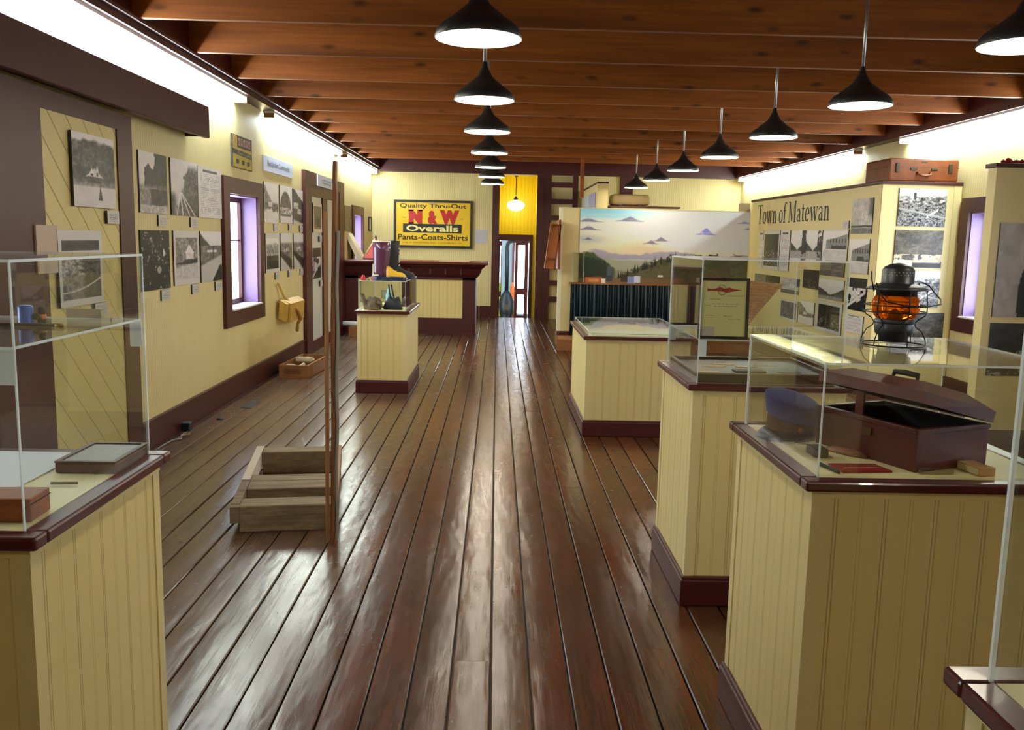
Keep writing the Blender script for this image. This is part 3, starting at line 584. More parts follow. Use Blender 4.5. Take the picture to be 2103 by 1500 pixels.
# wooden scoop-like tool hung on the wall
TW = wood('pale_tool_wood', lin((214, 172, 84)), lin((190, 146, 62)), (3, 3, 12), 4, .5)
t = thing('wooden_tool', 'pale wooden box-shaped tool with a long slanting handle hung low on the left wall', 'tool', (XL, 0, 0))
MB().prism([(.03, .64), (.11, .6), (.13, .8), (.05, .85)], 10.05, 10.16).prism([(.03, .63), (.14, .58), (.15, .8), (.05, .845)], 10.17, 10.72).prism([(.03, .62), (.12, .57), (.13, .79), (.05, .84)], 10.74, 10.98).build('body', TW, t)
MB().tube([(.03, 10.06, 1.04), (.05, 10.27, .87), (.17, 10.45, .7), (.17, 10.6, .6), (.1, 10.72, .52), (.06, 10.86, .42)], [.016, .013, .02, .022, .018, .022], n=8).build('handle', TW, t)

# ---------------------------------------------------------------- display cases
def lip_frame(b, x0, x1, y0, y1, z1, h=.028, o=.03, inn=.02):
    for a in ((x0-o, x1+o, y0-o, y0+inn), (x0-o, x1+o, y1-inn, y1+o), (x0-o, x0+inn, y0+inn, y1-inn), (x1-inn, x1+o, y0+inn, y1-inn)):
        b.rbox(*a, z1-h, z1, .006)
def acrylic_box(x0, x1, y0, y1, z0, z1, th=.006, shelf=None):
    b = MB(); g, e = 0, 1
    def sheet(xa, xb, ya, yb, za, zb, n):               # n = normal axis
        F = {'x': ('-x', '+x'), 'y': ('-y', '+y'), 'z': ('-z', '+z')}[n]; al = ['-x', '+x', '-y', '+y', '-z', '+z']
        b.box(xa, xb, ya, yb, za, zb, g, skip=[k for k in al if k not in F]); b.box(xa, xb, ya, yb, za, zb, e, skip=F)
    sheet(x0, x1, y0, y0+th, z0, z1-th, 'y'); sheet(x0, x1, y1-th, y1, z0, z1-th, 'y'); sheet(x0, x0+th, y0+th, y1-th, z0, z1-th, 'x'); sheet(x1-th, x1, y0+th, y1-th, z0, z1-th, 'x'); sheet(x0, x1, y0, y1, z1-th, z1, 'z')
    s = MB()
    if shelf:
        b_ = b; b = s; sheet(x0+th+.002, x1-th-.002, y0+th+.002, y1-th-.002, shelf-th, shelf, 'z'); b = b_
        s2 = MB()
        for xx in (x0+th, x1-th-.03):
            for yy in (y0+th, y1-th-.006): s2.box(xx, xx+.03, yy, yy+.006, shelf-.075, shelf-th)
        return b, s, s2
    return b, None, None
def display_case(label, x0, x1, y0, y1, H, top, shelf=None, name='display_case', group='beadboard display cases'):
    cx, cy = (x0+x1)/2, (y0+y1)/2; t = thing(name, label, 'display case', (cx, cy, 0), 0, group); x0, x1, y0, y1 = x0-cx, x1-cx, y0-cy, y1-cy
    b = MB().box(x0, x1, y0, y1, .02, H-.028)
    for xx in (x0, x1):
        for yy in (y0, y1): b.box(xx-.004 if xx < 0 else xx-.036, xx+.036 if xx < 0 else xx+.004, yy-.004 if yy < 0 else yy-.036, yy+.036 if yy < 0 else yy+.004, .1, H-.03, 1)
    b.build('body', [M['case'], M['cream']], t)
    MB().rbox(x0-.02, x1+.02, y0-.02, y1+.02, 0, .12, .006).rbox(x0-.014, x1+.014, y0-.014, y1+.014, .115, .135, .006).build('plinth', M['maroon'], t)
    MB().box(x0-.006, x1+.006, y0-.006, y1+.006, H-.05, H-.028).build('cove', M['cream'], t)
    b = MB(); lip_frame(b, x0, x1, y0, y1, H); b.build('rim', M['lip'], t)
    MB().box(x0+.02, x1-.02, y0+.02, y1-.02, H-.02, H-.002).build('deck', M['deck'], t)
    b, s, s2 = acrylic_box(x0+.012, x1-.012, y0+.012, y1-.012, H-.002, top, shelf=shelf)
    c = b.build('acrylic_cover', [M['acrylic'], M['edge']], t)
    if s: s.build('acrylic_shelf', [M['acrylic'], M['edge']], c); s2.build('shelf_bracket', M['edge'], c)
    return t
display_case('display case at right with a lantern on top and an open trunk inside', .835, 1.515, 2.197, 2.9, 1.0, 1.303)
display_case('display case holding the framed letter and the flat tray, second on the right', .86, 1.515, 3.71, 4.4, 1.0, 1.535, 1.19)
display_case('low wide display case before the teal curtain', .745, 1.59, 7.08, 8.38, .83, .875)
display_case('display case topped with the purple boot, standing alone on the left', -1.405, -.905, 8.9, 10.13, .845, 1.15)
display_case('display case in the left foreground with a shelf in its cover', -1.62, -.921, 1.69, 2.352, 1.0, 1.54, 1.37)
display_case('display case cut off at the bottom right corner, nearest of all', .69, 1.4, .45, 1.16, 1.0, 1.54)

# ---------------------------------------------------------------- lantern
t = thing('railroad_lantern', 'old railroad lantern with amber globe standing on the right hand display case', 'lantern', (1.214, 2.643, 1.303), .35)
TIN = mat('sooty_tin', (.045, .048, .05), .42, .7)
n_ = noise(TIN, (1, 1, 1), 30, 4); lk(TIN, mixc(TIN, n_, (.02, .02, .022), (.1, .105, .11)), P(TIN).inputs['Base Color'])
MB().lathe([(.041, .012), (.043, .03), (.053, .036), (.056, .05), (.057, .078), (.05, .084)], 40, cap0=True, cap1=True).build('fuel_fount', TIN, t)
lid = MB().lathe([(.058, .152), (.058, .166), (.088, .17), (.088, .174), (.07, .182), (.05, .188), (.0465, .19), (.0465, .228), (.04, .238), (.022, .247), (.004, .25)], 44, cap0=True, cap1=True).build('hood', TIN, t)
b = MB()
for r_ in range(2):
    for k in range(26):
        a = 2*PI*(k+.5*r_)/26; b.lathe([(0, 0), (.0018, .0)], 6, M=RZ(a) @ T(.0468, 0, .214+.008*r_) @ RY(PI/2))
b.build('vent_hole', mat('vent_light', (.6, .6, .55), .6), lid)
AMB = bpy.data.materials.new('amber_glass'); AMB.use_nodes = True; pb = P(AMB); pb.inputs['Base Color'].default_value = (1, .2, .005, 1); pb.inputs['Roughness'].default_value = .04; pb.inputs['Transmission Weight'].default_value = .72; pb.inputs['IOR'].default_value = 1.12
MB().lathe([(.05, .08), (.06, .09), (.067, .105), (.069, .12), (.067, .135), (.061, .147), (.056, .155)], 44).build('amber_globe', AMB, t)
MB().lathe([(.02, .084), (.02, .1), (.01, .108), (.004, .112)], 16, cap1=True).build('burner', TIN, t)
WIRE = mat('dark_wire', (.02, .016, .012), .5, .6)
b = MB(); r = .0019
def ring(b, R_, z, rr=r): b.tube([(R_*math.cos(a*PI/20), R_*math.sin(a*PI/20), z) for a in range(40)], rr, n=6, closed=True)
ring(b, .091, .003, .0026); ring(b, .088, .103); ring(b, .087, .123); ring(b, .0575, .07)
for k in range(6):
    a = k*PI/3+.2; ca, sa = math.cos(a), math.sin(a)
    pr = [(.091, .003), (.09, .02), (.078, .045), (.06, .06), (.0585, .07), (.064, .08), (.083, .093), (.088, .105), (.087, .13), (.084, .16), (.085, .172)]
    b.tube([(p*ca, p*sa, z) for p, z in pr], r, n=6)
b.build('wire_cage', WIRE, t)
b = MB(); pts = [(.088, 0, .16)]+[(.088+.062*math.sin(a), .088*math.cos(a*1.0), .15+.0*a) for a in []]
b.tube([(-.09, -.01, .19), (-.1, -.03, .165), (-.095, -.06, .138), (-.05, -.09, .127), (.02, -.1, .125), (.09, -.085, .13), (.135, -.04, .142), (.15, 0, .16), (.148, .02, .18), (.13, .03, .19), (.105, .02, .187), (.088, .0, .17)], .0022, n=6)
b.tube([(-.088, 0, .165), (-.1, 0, .2), (-.098, .005, .225)], .0022, n=6)
b.build('bail_handle', WIRE, t)

# ---------------------------------------------------------------- trunk
TR = wood('dull_red_trunk', lin((100, 34, 20)), lin((80, 26, 16)), (2, 2, 6), 6, .42, dark=lin((56, 20, 13)), spec=.5)
DKG = mat('dark_green_lining', lin((26, 40, 40)), .8)
ang = math.atan2(.111, .268); t = thing('wooden_chest', 'dull red wooden trunk standing open inside the right hand display case', 'trunk', (1.137, 2.279, .999), ang)
LW, LD, LH = .27, .375, .118; w = .012                      # local x = short end seen on the right, local y = long side
MB().box(0, LW, 0, w, 0, LH).box(0, LW, LD-w, LD, 0, LH).box(0, w, w, LD-w, 0, LH).box(LW-w, LW, w, LD-w, 0, LH).box(w, LW-w, w, LD-w, 0, .01).rbox(-.004, LW+.004, -.004, .003, LH-.014, LH, .002).rbox(-.004, .003, .004, LD+.004, LH-.014, LH, .002).build('chest_box', TR, t)
MB().box(w, LW-w, w, w+.002, .01, LH-.004).box(w, w+.002, w, LD-w, .01, LH-.004).box(w, LW-w, LD-w-.002, LD-w, .01, LH-.004).box(LW-w-.002, LW-w, w, LD-w, .01, LH-.004).box(w, LW-w, w, LD-w, .01, .013).build('lining', DKG, t)
Lm = T(LW, 0, LH+.004) @ RY(math.radians(14.5)) @ T(-LW, 0, 0)
lb = MB(); x0, x1, y0, y1 = -.008, LW+.004, -.008, LD+.008; zt, zr, ins = .032, .062, .06
V = [(x0,y0,0),(x1,y0,0),(x1,y1,0),(x0,y1,0),(x0,y0,zt),(x1,y0,zt),(x1,y1,zt),(x0,y1,zt),(x0+ins,y0+ins,zr),(x1-ins,y0+ins,zr),(x1-ins,y1-ins,zr),(x0+ins,y1-ins,zr)]
lb.add(V, [(0,1,5,4),(1,2,6,5),(2,3,7,6),(3,0,4,7),(4,5,9,8),(5,6,10,9),(6,7,11,10),(7,4,8,11),(8,9,10,11)], M=Lm)
V2 = [(x0+.01,y0+.01,.0),(x1-.01,y0+.01,.0),(x1-.01,y1-.01,.0),(x0+.01,y1-.01,.0)]
lb.add(V[:4]+V2, [(0,1,5,4),(1,2,6,5),(2,3,7,6),(3,0,4,7)], M=Lm); V3 = [(a, b_, .025) for a, b_, _ in V2]; lb.add(V2+V3, [(0,1,5,4),(1,2,6,5),(2,3,7,6),(3,0,4,7),(4,5,6,7)], 1, M=Lm)
lid = lb.build('lid', [TR, DKG], t)
MB().tube([(LW*.45, LD*.38, zr), (LW*.45, LD*.39, zr+.018), (LW*.45, LD*.5, zr+.02), (LW*.45, LD*.61, zr+.018), (LW*.45, LD*.62, zr)], [.004, .008, .009, .008, .004], n=8, M=Lm).build('handle', M['black'], lid)
MB().box(w, w+.006, LD*.56, LD*.64, .02, .185).build('prop_stick', TR, t)
MB().box(-.006, -.002, LD*.42, LD*.5, LH-.05, LH-.028).build('lock_plate', mat('worn_brass', lin((110, 84, 50)), .4, .6), t)

# conductor cap
BL = mat('faded_blue_cloth', lin((84, 90, 140)), .85); BR = mat('brown_band', lin((88, 66, 52)), .7); DKB = mat('dark_brim', lin((34, 32, 40)), .5)
t = thing('conductor_hat', 'pleated blue cloth cap with dark brim beside the open chest', 'cap', (.95, 2.72, .999))
def ell(cx, cy, z, a, b_, tx=0, n=36): return [(cx+a*math.cos(2*PI*k/n), cy+b_*math.sin(2*PI*k/n), z+tx*a*math.cos(2*PI*k/n)) for k in range(n)]
Hm = T(0, 0, .03) @ RZ(-.75)
MB().loft([ell(0, 0, -.02, .078, .08, -.05), ell(0, 0, .005, .079, .081, -.1), ell(.0, 0, .03, .077, .079, -.2)], cap=False, M=Hm).build('band', BR, t)
rs_ = []
for i in range(13):
    q = i/12; rr_ = .077+.002*q+(.006 if i % 2 else 0); rs_.append(ell(-.006*q, 0, (.03+.062*q), rr_, rr_*1.03, -.2-.06*q))
rs_ += [ell(-.008, 0, .097, .068, .07, -.26), ell(-.008, 0, .098, .03, .03, -.26)]; MB().loft(rs_, M=Hm).build('crown', BL, t)
V = []; F_ = []; n = 24
for k in range(n+1):
    a = PI*.5+PI*k/n; e = math.sin(PI*k/n)**.7
    V += [(.079*math.cos(a), .081*math.sin(a), -.006), ((.081+.05*e)*math.cos(a), (.083+.02*e)*math.sin(a), -.008-.02*e), ((.081+.05*e)*math.cos(a), (.083+.02*e)*math.sin(a), -.012-.02*e), (.079*math.cos(a), .081*math.sin(a), -.02)]
for k in range(n):
    for j in range(4): F_.append((k*4+j, k*4+(j+1) % 4, k*4+4+(j+1) % 4, k*4+4+j))
MB().add(V, F_, sm=True, M=T(0, 0, .03) @ RZ(.55)).build('brim', DKB, t)
MB().lathe([(0, .004), (.006, .003), (.008, 0)], 14, M=T(.0, -.081, .033) @ RX(PI/2)).build('brass_button', mat('brass', lin((190, 140, 80)), .3, .8), t)
# small items on the deck of that case
t = thing('spectacles', 'small wire spectacles lying on the deck in front of the blue cap', 'glasses', (.9, 2.535, .999), -.1)
for s_ in (-.022, .022): 
    MB().tube([(s_+.017*math.cos(a*PI/10), .014*math.sin(a*PI/10), .016) for a in range(20)], .0013, n=5, closed=True).build('lens_rim', M['steel'], t)
MB().tube([(-.005, 0, .018), (0, .003, .02), (.005, 0, .018)], .0012, n=5).tube([(-.039, 0, .016), (-.044, .05, .01), (-.046, .075, .002)], .0012, n=5).tube([(.039, 0, .016), (.043, .05, .01), (.045, .07, .002)], .0012, n=5).build('temple_wires', M['bronze'], t)
for s_ in (-.022, .022): MB().lathe([(0, 0), (.016, 0)], 16, M=T(s_, 0, .016)).build('lens', M['acrylic'], t)
tag(MB().rbox(.915, .958, 2.425, 2.495, .999, 1.024, .004).build('tobacco_tin', mat('dark_tin', lin((58, 50, 36)), .45)), 'small dark block-shaped tin behind the front corner of the acrylic cover', 'tin')
tag(MB().loft([[(x*s_+1.028, y*s_+2.478, z) for x, y in [(-.045, .045), (-.02, .065), (.02, .03), (.05, -.025), (.04, -.055), (.0, -.03)]] for s_, z in ((1, .999), (1.02, 1.004), (.85, 1.012))]).build('leather_pouch', mat('tan_leather', lin((136, 84, 56)), .5)), 'flat tan leather pouch lying along the trunk side', 'pouch')
t = thing('red_booklet', 'dark red booklet lying flat at the front of the deck beside the trunk', 'booklet', (.935, 2.262, .999), .1)
MB().add([(0, 0, 0), (.14, 0, 0), (.13, .075, 0), (-.0, .085, 0), (0, 0, .005), (.14, 0, .005), (.13, .075, .005), (0, .085, .005)], [(0,3,2,1),(4,5,6,7),(0,1,5,4),(1,2,6,5),(2,3,7,6),(3,0,4,7)]).build('cover', mat('crimson', lin((140, 20, 22)), .35), t)
MB().box(.02, .125, .03, .036, .005, .0056).box(.04, .13, .05, .054, .005, .0056).build('printed_line', mat('pinkish_print', lin((214, 150, 120)), .5), t)
t = thing('pocket_knife', 'slim black and silver pocket knife lying left of the red booklet', 'knife', (.905, 2.345, .999), -1.35)
MB().rbox(0, .095, -.008, .0, 0, .009, .003).build('handle', M['black'], t); MB().box(.005, .09, .0, .003, .002, .007).build('blade', M['steel'], t)
tag(MB().rbox(1.142, 1.236, 2.262, 2.276, .999, 1.013, .003).build('hair_comb', glass('clear_plastic', (.8, .75, .65), 3)), 'small clear brown plastic comb case in front of the trunk', 'comb')
t = thing('cardboard_box', 'small worn cardboard box at the right front corner of the deck', 'box', (1.296, 2.249, .999), .2)
MB().box(0, .05, 0, .0, 0, .0).build('base', M['crate'], t) if False else None
MB().rbox(0, .05, 0, .085, 0, .022, .001, seg=1, M=RZ(0)).build('carton', mat('tan_card', lin((196, 150, 92)), .7), t)
MB().box(-.001, .0, .004, .08, .003, .019).build('side_label', mat('cream_card', lin((214, 204, 160)), .7), t)

# ---------------------------------------------------------------- second case: framed letter, parchment, tray
t = thing('framed_letter', 'black framed letter with a red letterhead standing on the acrylic shelf', 'picture', (.872, 3.755, 1.1905))
FW, FH = .216, .263; A = RX(math.radians(-3))
b = MB()
for a in ((0, FW, 0, .012), (0, FW, FH-.012, FH)): b.box(a[0], a[1], -.012, 0, a[2], a[3], M=A)
for a in ((0, .012), (FW-.012, FW)): b.box(a[0], a[1], -.012, 0, .012, FH-.012, M=A)
b.build('frame', M['black'], t)
pp = MB().box(.012, FW-.012, -.006, -.002, .012, FH-.012, M=A).build('paper', mat('aged_paper', lin((216, 206, 140)), .5), t)
b = MB(); z = FH*.8
b.prism([(.035, z-.006), (.035, z+.008), (.05, z+.003), (.07, z+.006), (.09, z+.013), (.11, z+.006), (.13, z+.012), (.15, z+.005), (.185, z+.001), (.15, z-.004), (.12, z-.01), (.09, z-.005), (.05, z-.003)], -.0072, -.0065, M=A)
b.build('red_letterhead', mat('red_print', lin((168, 44, 30)), .5), pp)
b = MB(); 
b.tube([(.098+.018*math.cos(a*PI/12), -.0075, z+.001+.022*math.sin(a*PI/12)) for a in range(24)], .0012, n=4, closed=True, M=A)
rs = random.Random(1)
for zz, xa, xb in ((.185, .12, .19), (.17, .045, .09), (.15, .06, .17), (.143, .03, .05), (.14, .065, .165), (.1, .03, .07), (.098, .11, .15), (.085, .13, .18)):
    x = xa
    while x < xb: w_ = rs.uniform(.006, .016); b.box(x, min(x+w_, xb), -.0072, -.0066, zz, zz+.0022, M=A); x += w_+.004
b.build('typed_lines', mat('faded_type', lin((120, 112, 74)), .6), pp)
MB().box(.012, .07, -.008, -.0068, .013, .052, M=A).build('caption_slip', mat('slip', lin((190, 176, 160)), .6), pp)
# parchment
PAR = mat('brown_parchment', lin((178, 130, 78)), .7); nn = noise(PAR, (1, 6, 14), 12, 4); lk(PAR, mixc(PAR, ramp(PAR, nn, .35, .7), lin((198, 148, 92)), lin((150, 100, 54))), P(PAR).inputs['Base Color'])
V = []; F_ = []; nu, nv = 16, 14
for j in range(nv+1):
    for i in range(nu+1):
        uu, vv = i/nu, j/nv; xr = 1.10+(.085+.18*vv**1.15)*uu; V.append((xr, 4.12-.035*math.sin(uu*PI)*1.0+.03*vv, 1.1905+.245*vv-.02*uu*vv))
for j in range(nv):
    for i in range(nu): a = j*(nu+1)+i; F_.append((a, a+1, a+nu+2, a+nu+1))
o = mesh_obj('parchment_letter', V, F_, PAR, smooth=True); md = o.modifiers.new('s', 'SOLIDIFY'); md.thickness = .003
tag(o, 'curled brown handwritten parchment standing behind the framed letter', 'document')
# flat tray with tan labels
t = thing('specimen_tray', 'flat dark wooden tray with tan labels on the deck under the framed letter', 'tray', (.873, 3.745, 1.0))
DKW = wood('dark_tray_wood', lin((74, 58, 44)), lin((54, 42, 32)), (1, 8, 8), 4, .4)
b = MB(); X1, Y1, h_ = .61, .57, .042
b.box(0, X1, 0, .014, 0, h_).box(0, X1, Y1-.014, Y1, 0, h_).box(0, .014, .014, Y1-.014, 0, h_).box(X1-.014, X1, .014, Y1-.014, 0, h_).box(.014, X1-.014, .014, Y1-.014, 0, .03); b.build('tray_box', DKW, t)
MB().box(-.001, X1+.001, -.001, .0, h_-.006, h_).box(-.001, .0, -.001, Y1, h_-.006, h_).build('pale_edging', mat('worn_edge', lin((140, 120, 96)), .5), t)
for x, y in ((.03, .1), (.055, .05), (.1, .28), (.16, .35), (.25, .28), (.36, .33), (.4, .12), (.45, .06)):
    MB().box(x, x+.1, y, y+.03, .03, .0315).build('tan_label', mat('tan_label', lin((214, 168, 108)), .6) if 'tan_label' not in bpy.data.materials else bpy.data.materials['tan_label'], t)
MB().rbox(.2, .34, .1, .17, .03, .038, .003).build('dark_relic', M['black'], t)

# ---------------------------------------------------------------- low wide case contents (pale sheet with greenery)
t = tag(MB().box(.79, 1.55, 7.13, 8.33, .828, .836).box(.79, 1.55, 7.2, 7.215, .836, .838, 1).build('map_panel', [mat('pale_map', lin((214, 216, 190)), .5), mat('olive_line', lin((120, 116, 50)), .6)]), 'pale map sheet lying in the low wide case', 'map')
GRN = mat('model_green', lin((92, 100, 50)), .9)
rs = random.Random(5)
for i, (x, y) in enumerate(((.84, 8.15), (1.2, 8.2), (1.27, 8.12), (1.38, 8.2), (1.48, 8.15))):
    b = MB()
    for k in range(5): b.lathe([(.0, -.0), (.02, .004), (.015, .014), (0, .018)], 7, M=T(x+rs.uniform(-.03, .03), y+rs.uniform(-.03, .03), .836))
    tag(b.build('model_shrub', GRN), ['tiny green model shrub cluster at the back left corner of the low case', 'tiny green model shrub cluster at the back centre of the low case', 'second shrub cluster from centre in the low case', 'third shrub cluster toward the right of the low case', 'rightmost shrub cluster in the low case'][i], 'model shrub', 'model shrubs in the low case')

# ---------------------------------------------------------------- boot case contents
PUR = mat('purple_rubber', lin((92, 46, 72)), .28, coat=.4); YEL = mat('yellow_rubber', lin((232, 176, 50)), .35); NAV = mat('navy_rubber', lin((34, 44, 74)), .4)
def boot(name, label, M4, shaft, toe, sole, cuff, laces=False):
    t = thing(name, label, 'boot'); t.matrix_world = M4
    def el(cx, z, a, b_, n=24): return [(cx+a*math.cos(2*PI*k/n), b_*math.sin(2*PI*k/n), z) for k in range(n)]
    MB().loft([el(-.09, .035, .078, .05), el(-.095, .08, .076, .052), el(-.092, .14, .078, .055), el(-.088, .2, .083, .06), el(-.085, .3, .09, .066), el(-.085, .395, .093, .07)], cap=True).build('shaft', shaft, t)
    def tr(x, zt, w_, n=16):   # arch section in yz
        return [(x, w_*math.cos(PI*k/(n-1)), .03+(zt-.03)*math.sin(PI*k/(n-1))) for k in range(n)]
    MB().loft([tr(-.03, .16, .052), tr(0, .135, .05), tr(.04, .105, .05), (tr(.08, .085, .053)), tr(.12, .078, .053), tr(.15, .065, .045), tr(.168, .045, .026)]).build('foot', toe, t)
    so = MB().loft([[(x, y*s_, z) for x, y in [(-.17, -.03), (-.175, 0), (-.17, .03), (-.13, .052), (-.05, .05), (0, .047), (.08, .055), (.14, .048), (.172, .02), (.172, -.02), (.14, -.048), (.08, -.055), (0, -.047), (-.05, -.05), (-.13, -.052)]] for s_, z in ((1, .0), (1.04, .034))], sm=False).build('sole', sole, t)
    MB().loft([el(-.085, .388, .095, .072), el(-.085, .402, .096, .073), el(-.085, .402, .088, .066), el(-.085, .37, .086, .064)], cap=False).build('cuff', cuff, t)
    if laces:
        for k in range(6): MB().tube([(-.0+.0*k, -.03, .14+.035*k), (.008, 0, .15+.035*k), (0, .03, .14+.035*k)], .004, n=6).build('lace', M['white'], t)
    else:
        MB().box(-.175, -.165, -.03, .03, .04, .16).box(-.175, -.11, -.056, -.05, .04, .055).build('heel_stripe', mat('ivory_rubber', lin((236, 226, 190)), .4), t)
    return t
boot('rubber_boot', 'tall purple-brown rubber boot with yellow foot on top of the far left case', T(-1.108, 9.15, 1.151), PUR, YEL, NAV, mat('cream_cuff', lin((230, 216, 180)), .5))
boot('laced_boot', 'tall black laced boot standing behind the purple rubber boot', T(-1.04, 9.4, 1.151), M['black'], M['black'], NAV, M['black'], True)
tag(MB().lathe([(.018, 0), (.02, .03), (.012, .05)], 10, cap0=True, cap1=True, M=T(-1.36, 9.0, 1.151)).rbox(-1.385, -1.335, 8.97, 9.03, 1.151, 1.175, .006).build('red_knob_item', M['red']), 'small red object at the left corner beside the rubber boot', 'red object')
for i, (x, y) in enumerate(((-1.0, 9.2), (-.96, 9.3), (-.93, 9.42))):
    tag(MB().rbox(-.018, .018, -.012, .012, 0, .02, .005, M=T(x, y, 1.151) @ RZ(i)).build('ivory_piece', mat('ivory%d' % i, lin((222, 210, 160)), .5)), ['small ivory piece nearest the boot toe on the acrylic top', 'middle small ivory piece on the acrylic top', 'farthest small ivory piece on the acrylic top by the corner'][i], 'small piece')
LG = mat('grey_brown_leather', lin((112, 94, 70)), .7); DG = mat('dark_leather', lin((36, 36, 42)), .6)
def lump(M4, rs_seed, pts, mat_, name, parent=None, n=18):
    r_ = random.Random(rs_seed); ringz = []
    p1, p2 = r_.uniform(0, 6), r_.uniform(0, 6)
    for j, (z, a, b_) in enumerate(pts):
        row = []
        for k in range(n):
            an = 2*PI*k/n; w_ = 1+.13*math.sin(3*an+p1+j*.6)+.08*math.sin(5*an+p2-j)+r_.uniform(-.05, .05); row.append((a*math.cos(an)*w_, b_*math.sin(an)*w_, z+(.014*math.sin(2*an+p1+j)+r_.uniform(-.005, .005) if j else 0)))
        ringz.append(row)
    return MB().loft(ringz, M=M4).build(name, mat_, parent)
t = thing('work_glove', 'crumpled grey-brown leather glove in the front left of the boot case', 'glove', (-1.27, 9.06, .844), .1)
t.scale = (1.08, 1.1, 1.15)
lump(Matrix.Identity(4), 2, [(0, .075, .06), (.03, .085, .065), (.06, .082, .06), (.09, .06, .045), (.105, .045, .03), (.1, .02, .012)], LG, 'palm', t)
for k in range(4): MB().tube([(.04+.012*k, -.04+.02*k, .07), (.075, -.05+.025*k, .06), (.085, -.06+.03*k, .02)], [.013, .012, .009], n=8).build('finger', LG, t)
MB().loft([[(-.075+.02*math.cos(a*PI/6), .05*math.sin(a*PI/6), .05) for a in range(12)], [(-.1+.02*math.cos(a*PI/6), .055*math.sin(a*PI/6), .14) for a in range(12)]], cap=False).build('gauntlet', LG, t)
o = lump(T(-1.065, 9.14, .844), 5, [(0, .09, .07), (.03, .098, .07), (.07, .085, .065), (.1, .07, .045), (.12, .05, .03), (.112, .02, .012)], DG, 'leather_bag'); tag(o, 'lumpy black leather bag in the middle of the boot case', 'bag')
o = lump(T(-.98, 9.6, .844), 8, [(0, .06, .08), (.06, .05, .07), (.1, .03, .04)], mat('brown_leather', lin((84, 54, 40)), .6), 'leather_strap_bundle'); tag(o, 'brown leather bundle at the right rear of the boot case', 'bundle')
t = thing('mesh_picture', 'small dark framed mesh card standing behind the glove in the boot case', 'frame', (-1.27, 9.75, .844))
MB().box(0, .09, -.006, 0, .07, .16).build('frame', M['black'], t); MB().box(.006, .084, -.008, -.006, .076, .154).build('card', mat('mesh_grey', lin((130, 126, 104)), .6), t); MB().box(.04, .05, -.004, .0, 0, .07).build('stand', M['black'], t)
t = thing('glass_bottle', 'pale blue-green glass bottle with dark neck straps behind the black bag', 'bottle', (-1.165, 9.55, .844))
MB().lathe([(.035, 0), (.038, .02), (.038, .12), (.02, .17), (.012, .2), (.014, .23)], 20, cap0=True).build('bottle_body', mat('pale_teal_glass', lin((150, 186, 184)), .1), t)
MB().tube([(.0, -.04, .24), (.01, -.045, .16), (.03, -.045, .05)], .008).tube([(.03, -.04, .24), (.045, -.045, .16), (.07, -.045, .06)], .008).build('strap', M['black'], t)

# ---------------------------------------------------------------- left foreground case contents
t = thing('slate_tray', 'shallow brown wooden tray with grey slate top in the left foreground case', 'tray', (-1.088, 2.135, .999), .0)
BRW = wood('dull_brown_wood', lin((108, 80, 62)), lin((86, 62, 48)), (2, 8, 8), 5, .5)
b = MB(); b.rbox(0, .15, 0, .21, 0, .026, .004); b.box(.0, .15, 0, .012, .026, .031).box(0, .15, .198, .21, .026, .031).box(0, .012, .012, .198, .026, .031).box(.138, .15, .012, .198, .026, .031); b.build('tray_box', BRW, t)
MB().box(.012, .138, .012, .198, .025, .028).build('slate', mat('grey_slate', lin((140, 128, 120)), .45), t)
t = thing('wooden_box', 'small reddish-brown dovetailed wooden box at the near corner of the left foreground case', 'box', (-.955, 1.85, .999), .05)
MB().rbox(-.11, 0, -.09, 0, 0, .05, .003).build('box_body', wood('red_brown_box', lin((168, 96, 54)), lin((142, 76, 42)), (2, 2, 8), 6, .45), t); MB().box(-.0, .0015, -.09, 0, .036, .038).build('lid_seam', M['black'], t)
tag(MB().tube([(-1.045, 2.03, 1.004), (-.984, 2.035, 1.004)], .0035, n=8).build('stylus', mat('olive_wood', lin((110, 96, 60)), .6)), 'thin dark stylus lying behind the small wooden box', 'stylus')
tag(MB().box(-1.5, -1.11, 2.0, 2.34, .999, 1.001).build('paper_sheet', M['white']), 'white paper sheet lying left of the slate tray', 'paper')
t = thing('blue_bottle', 'small blue enamel canister on the acrylic shelf at the left edge', 'canister', (-1.14, 2.14, 1.37))
MB().lathe([(.016, 0), (.017, .003), (.017, .042), (.014, .045)], 24, cap0=True, cap1=True).build('can', mat('blue_enamel', lin((60, 100, 200)), .3), t)
MB().lathe([(.008, 0), (.009, .01), (.004, .016)], 12, cap0=True, cap1=True, M=T(.02, 0, .018) @ RY(PI/2)).build('black_cap', M['black'], t)
t = thing('oil_can', 'small black and orange oiler beside the blue canister on the acrylic shelf', 'oiler', (-1.112, 2.16, 1.37))
MB().lathe([(.01, 0), (.01, .012), (.008, .012)], 12, cap0=True, cap1=True).build('foot', M['black'], t); MB().lathe([(.01, .012), (.011, .018), (.01, .022)], 12, cap1=True).build('orange_band', mat('orange_enamel', lin((206, 120, 60)), .4), t); MB().lathe([(.009, .022), (.009, .036), (.003, .042)], 12, cap1=True).build('top', M['black'], t)
t = thing('iron_bar', 'dark iron bar with a pale tip lying across the acrylic shelf', 'bar', (-1.14, 2.075, 1.3745))
MB().tube([(-.1, 0, 0), (.1, .005, 0)], .0045, n=10).build('rod', M['black_metal'], t); MB().lathe([(.0045, 0), (.006, .01), (.004, .02)], 10, cap0=True, cap1=True, M=T(.1, .005, 0) @ RY(PI/2)).build('tip', mat('brass_tip', lin((150, 120, 60)), .4, .6), t)
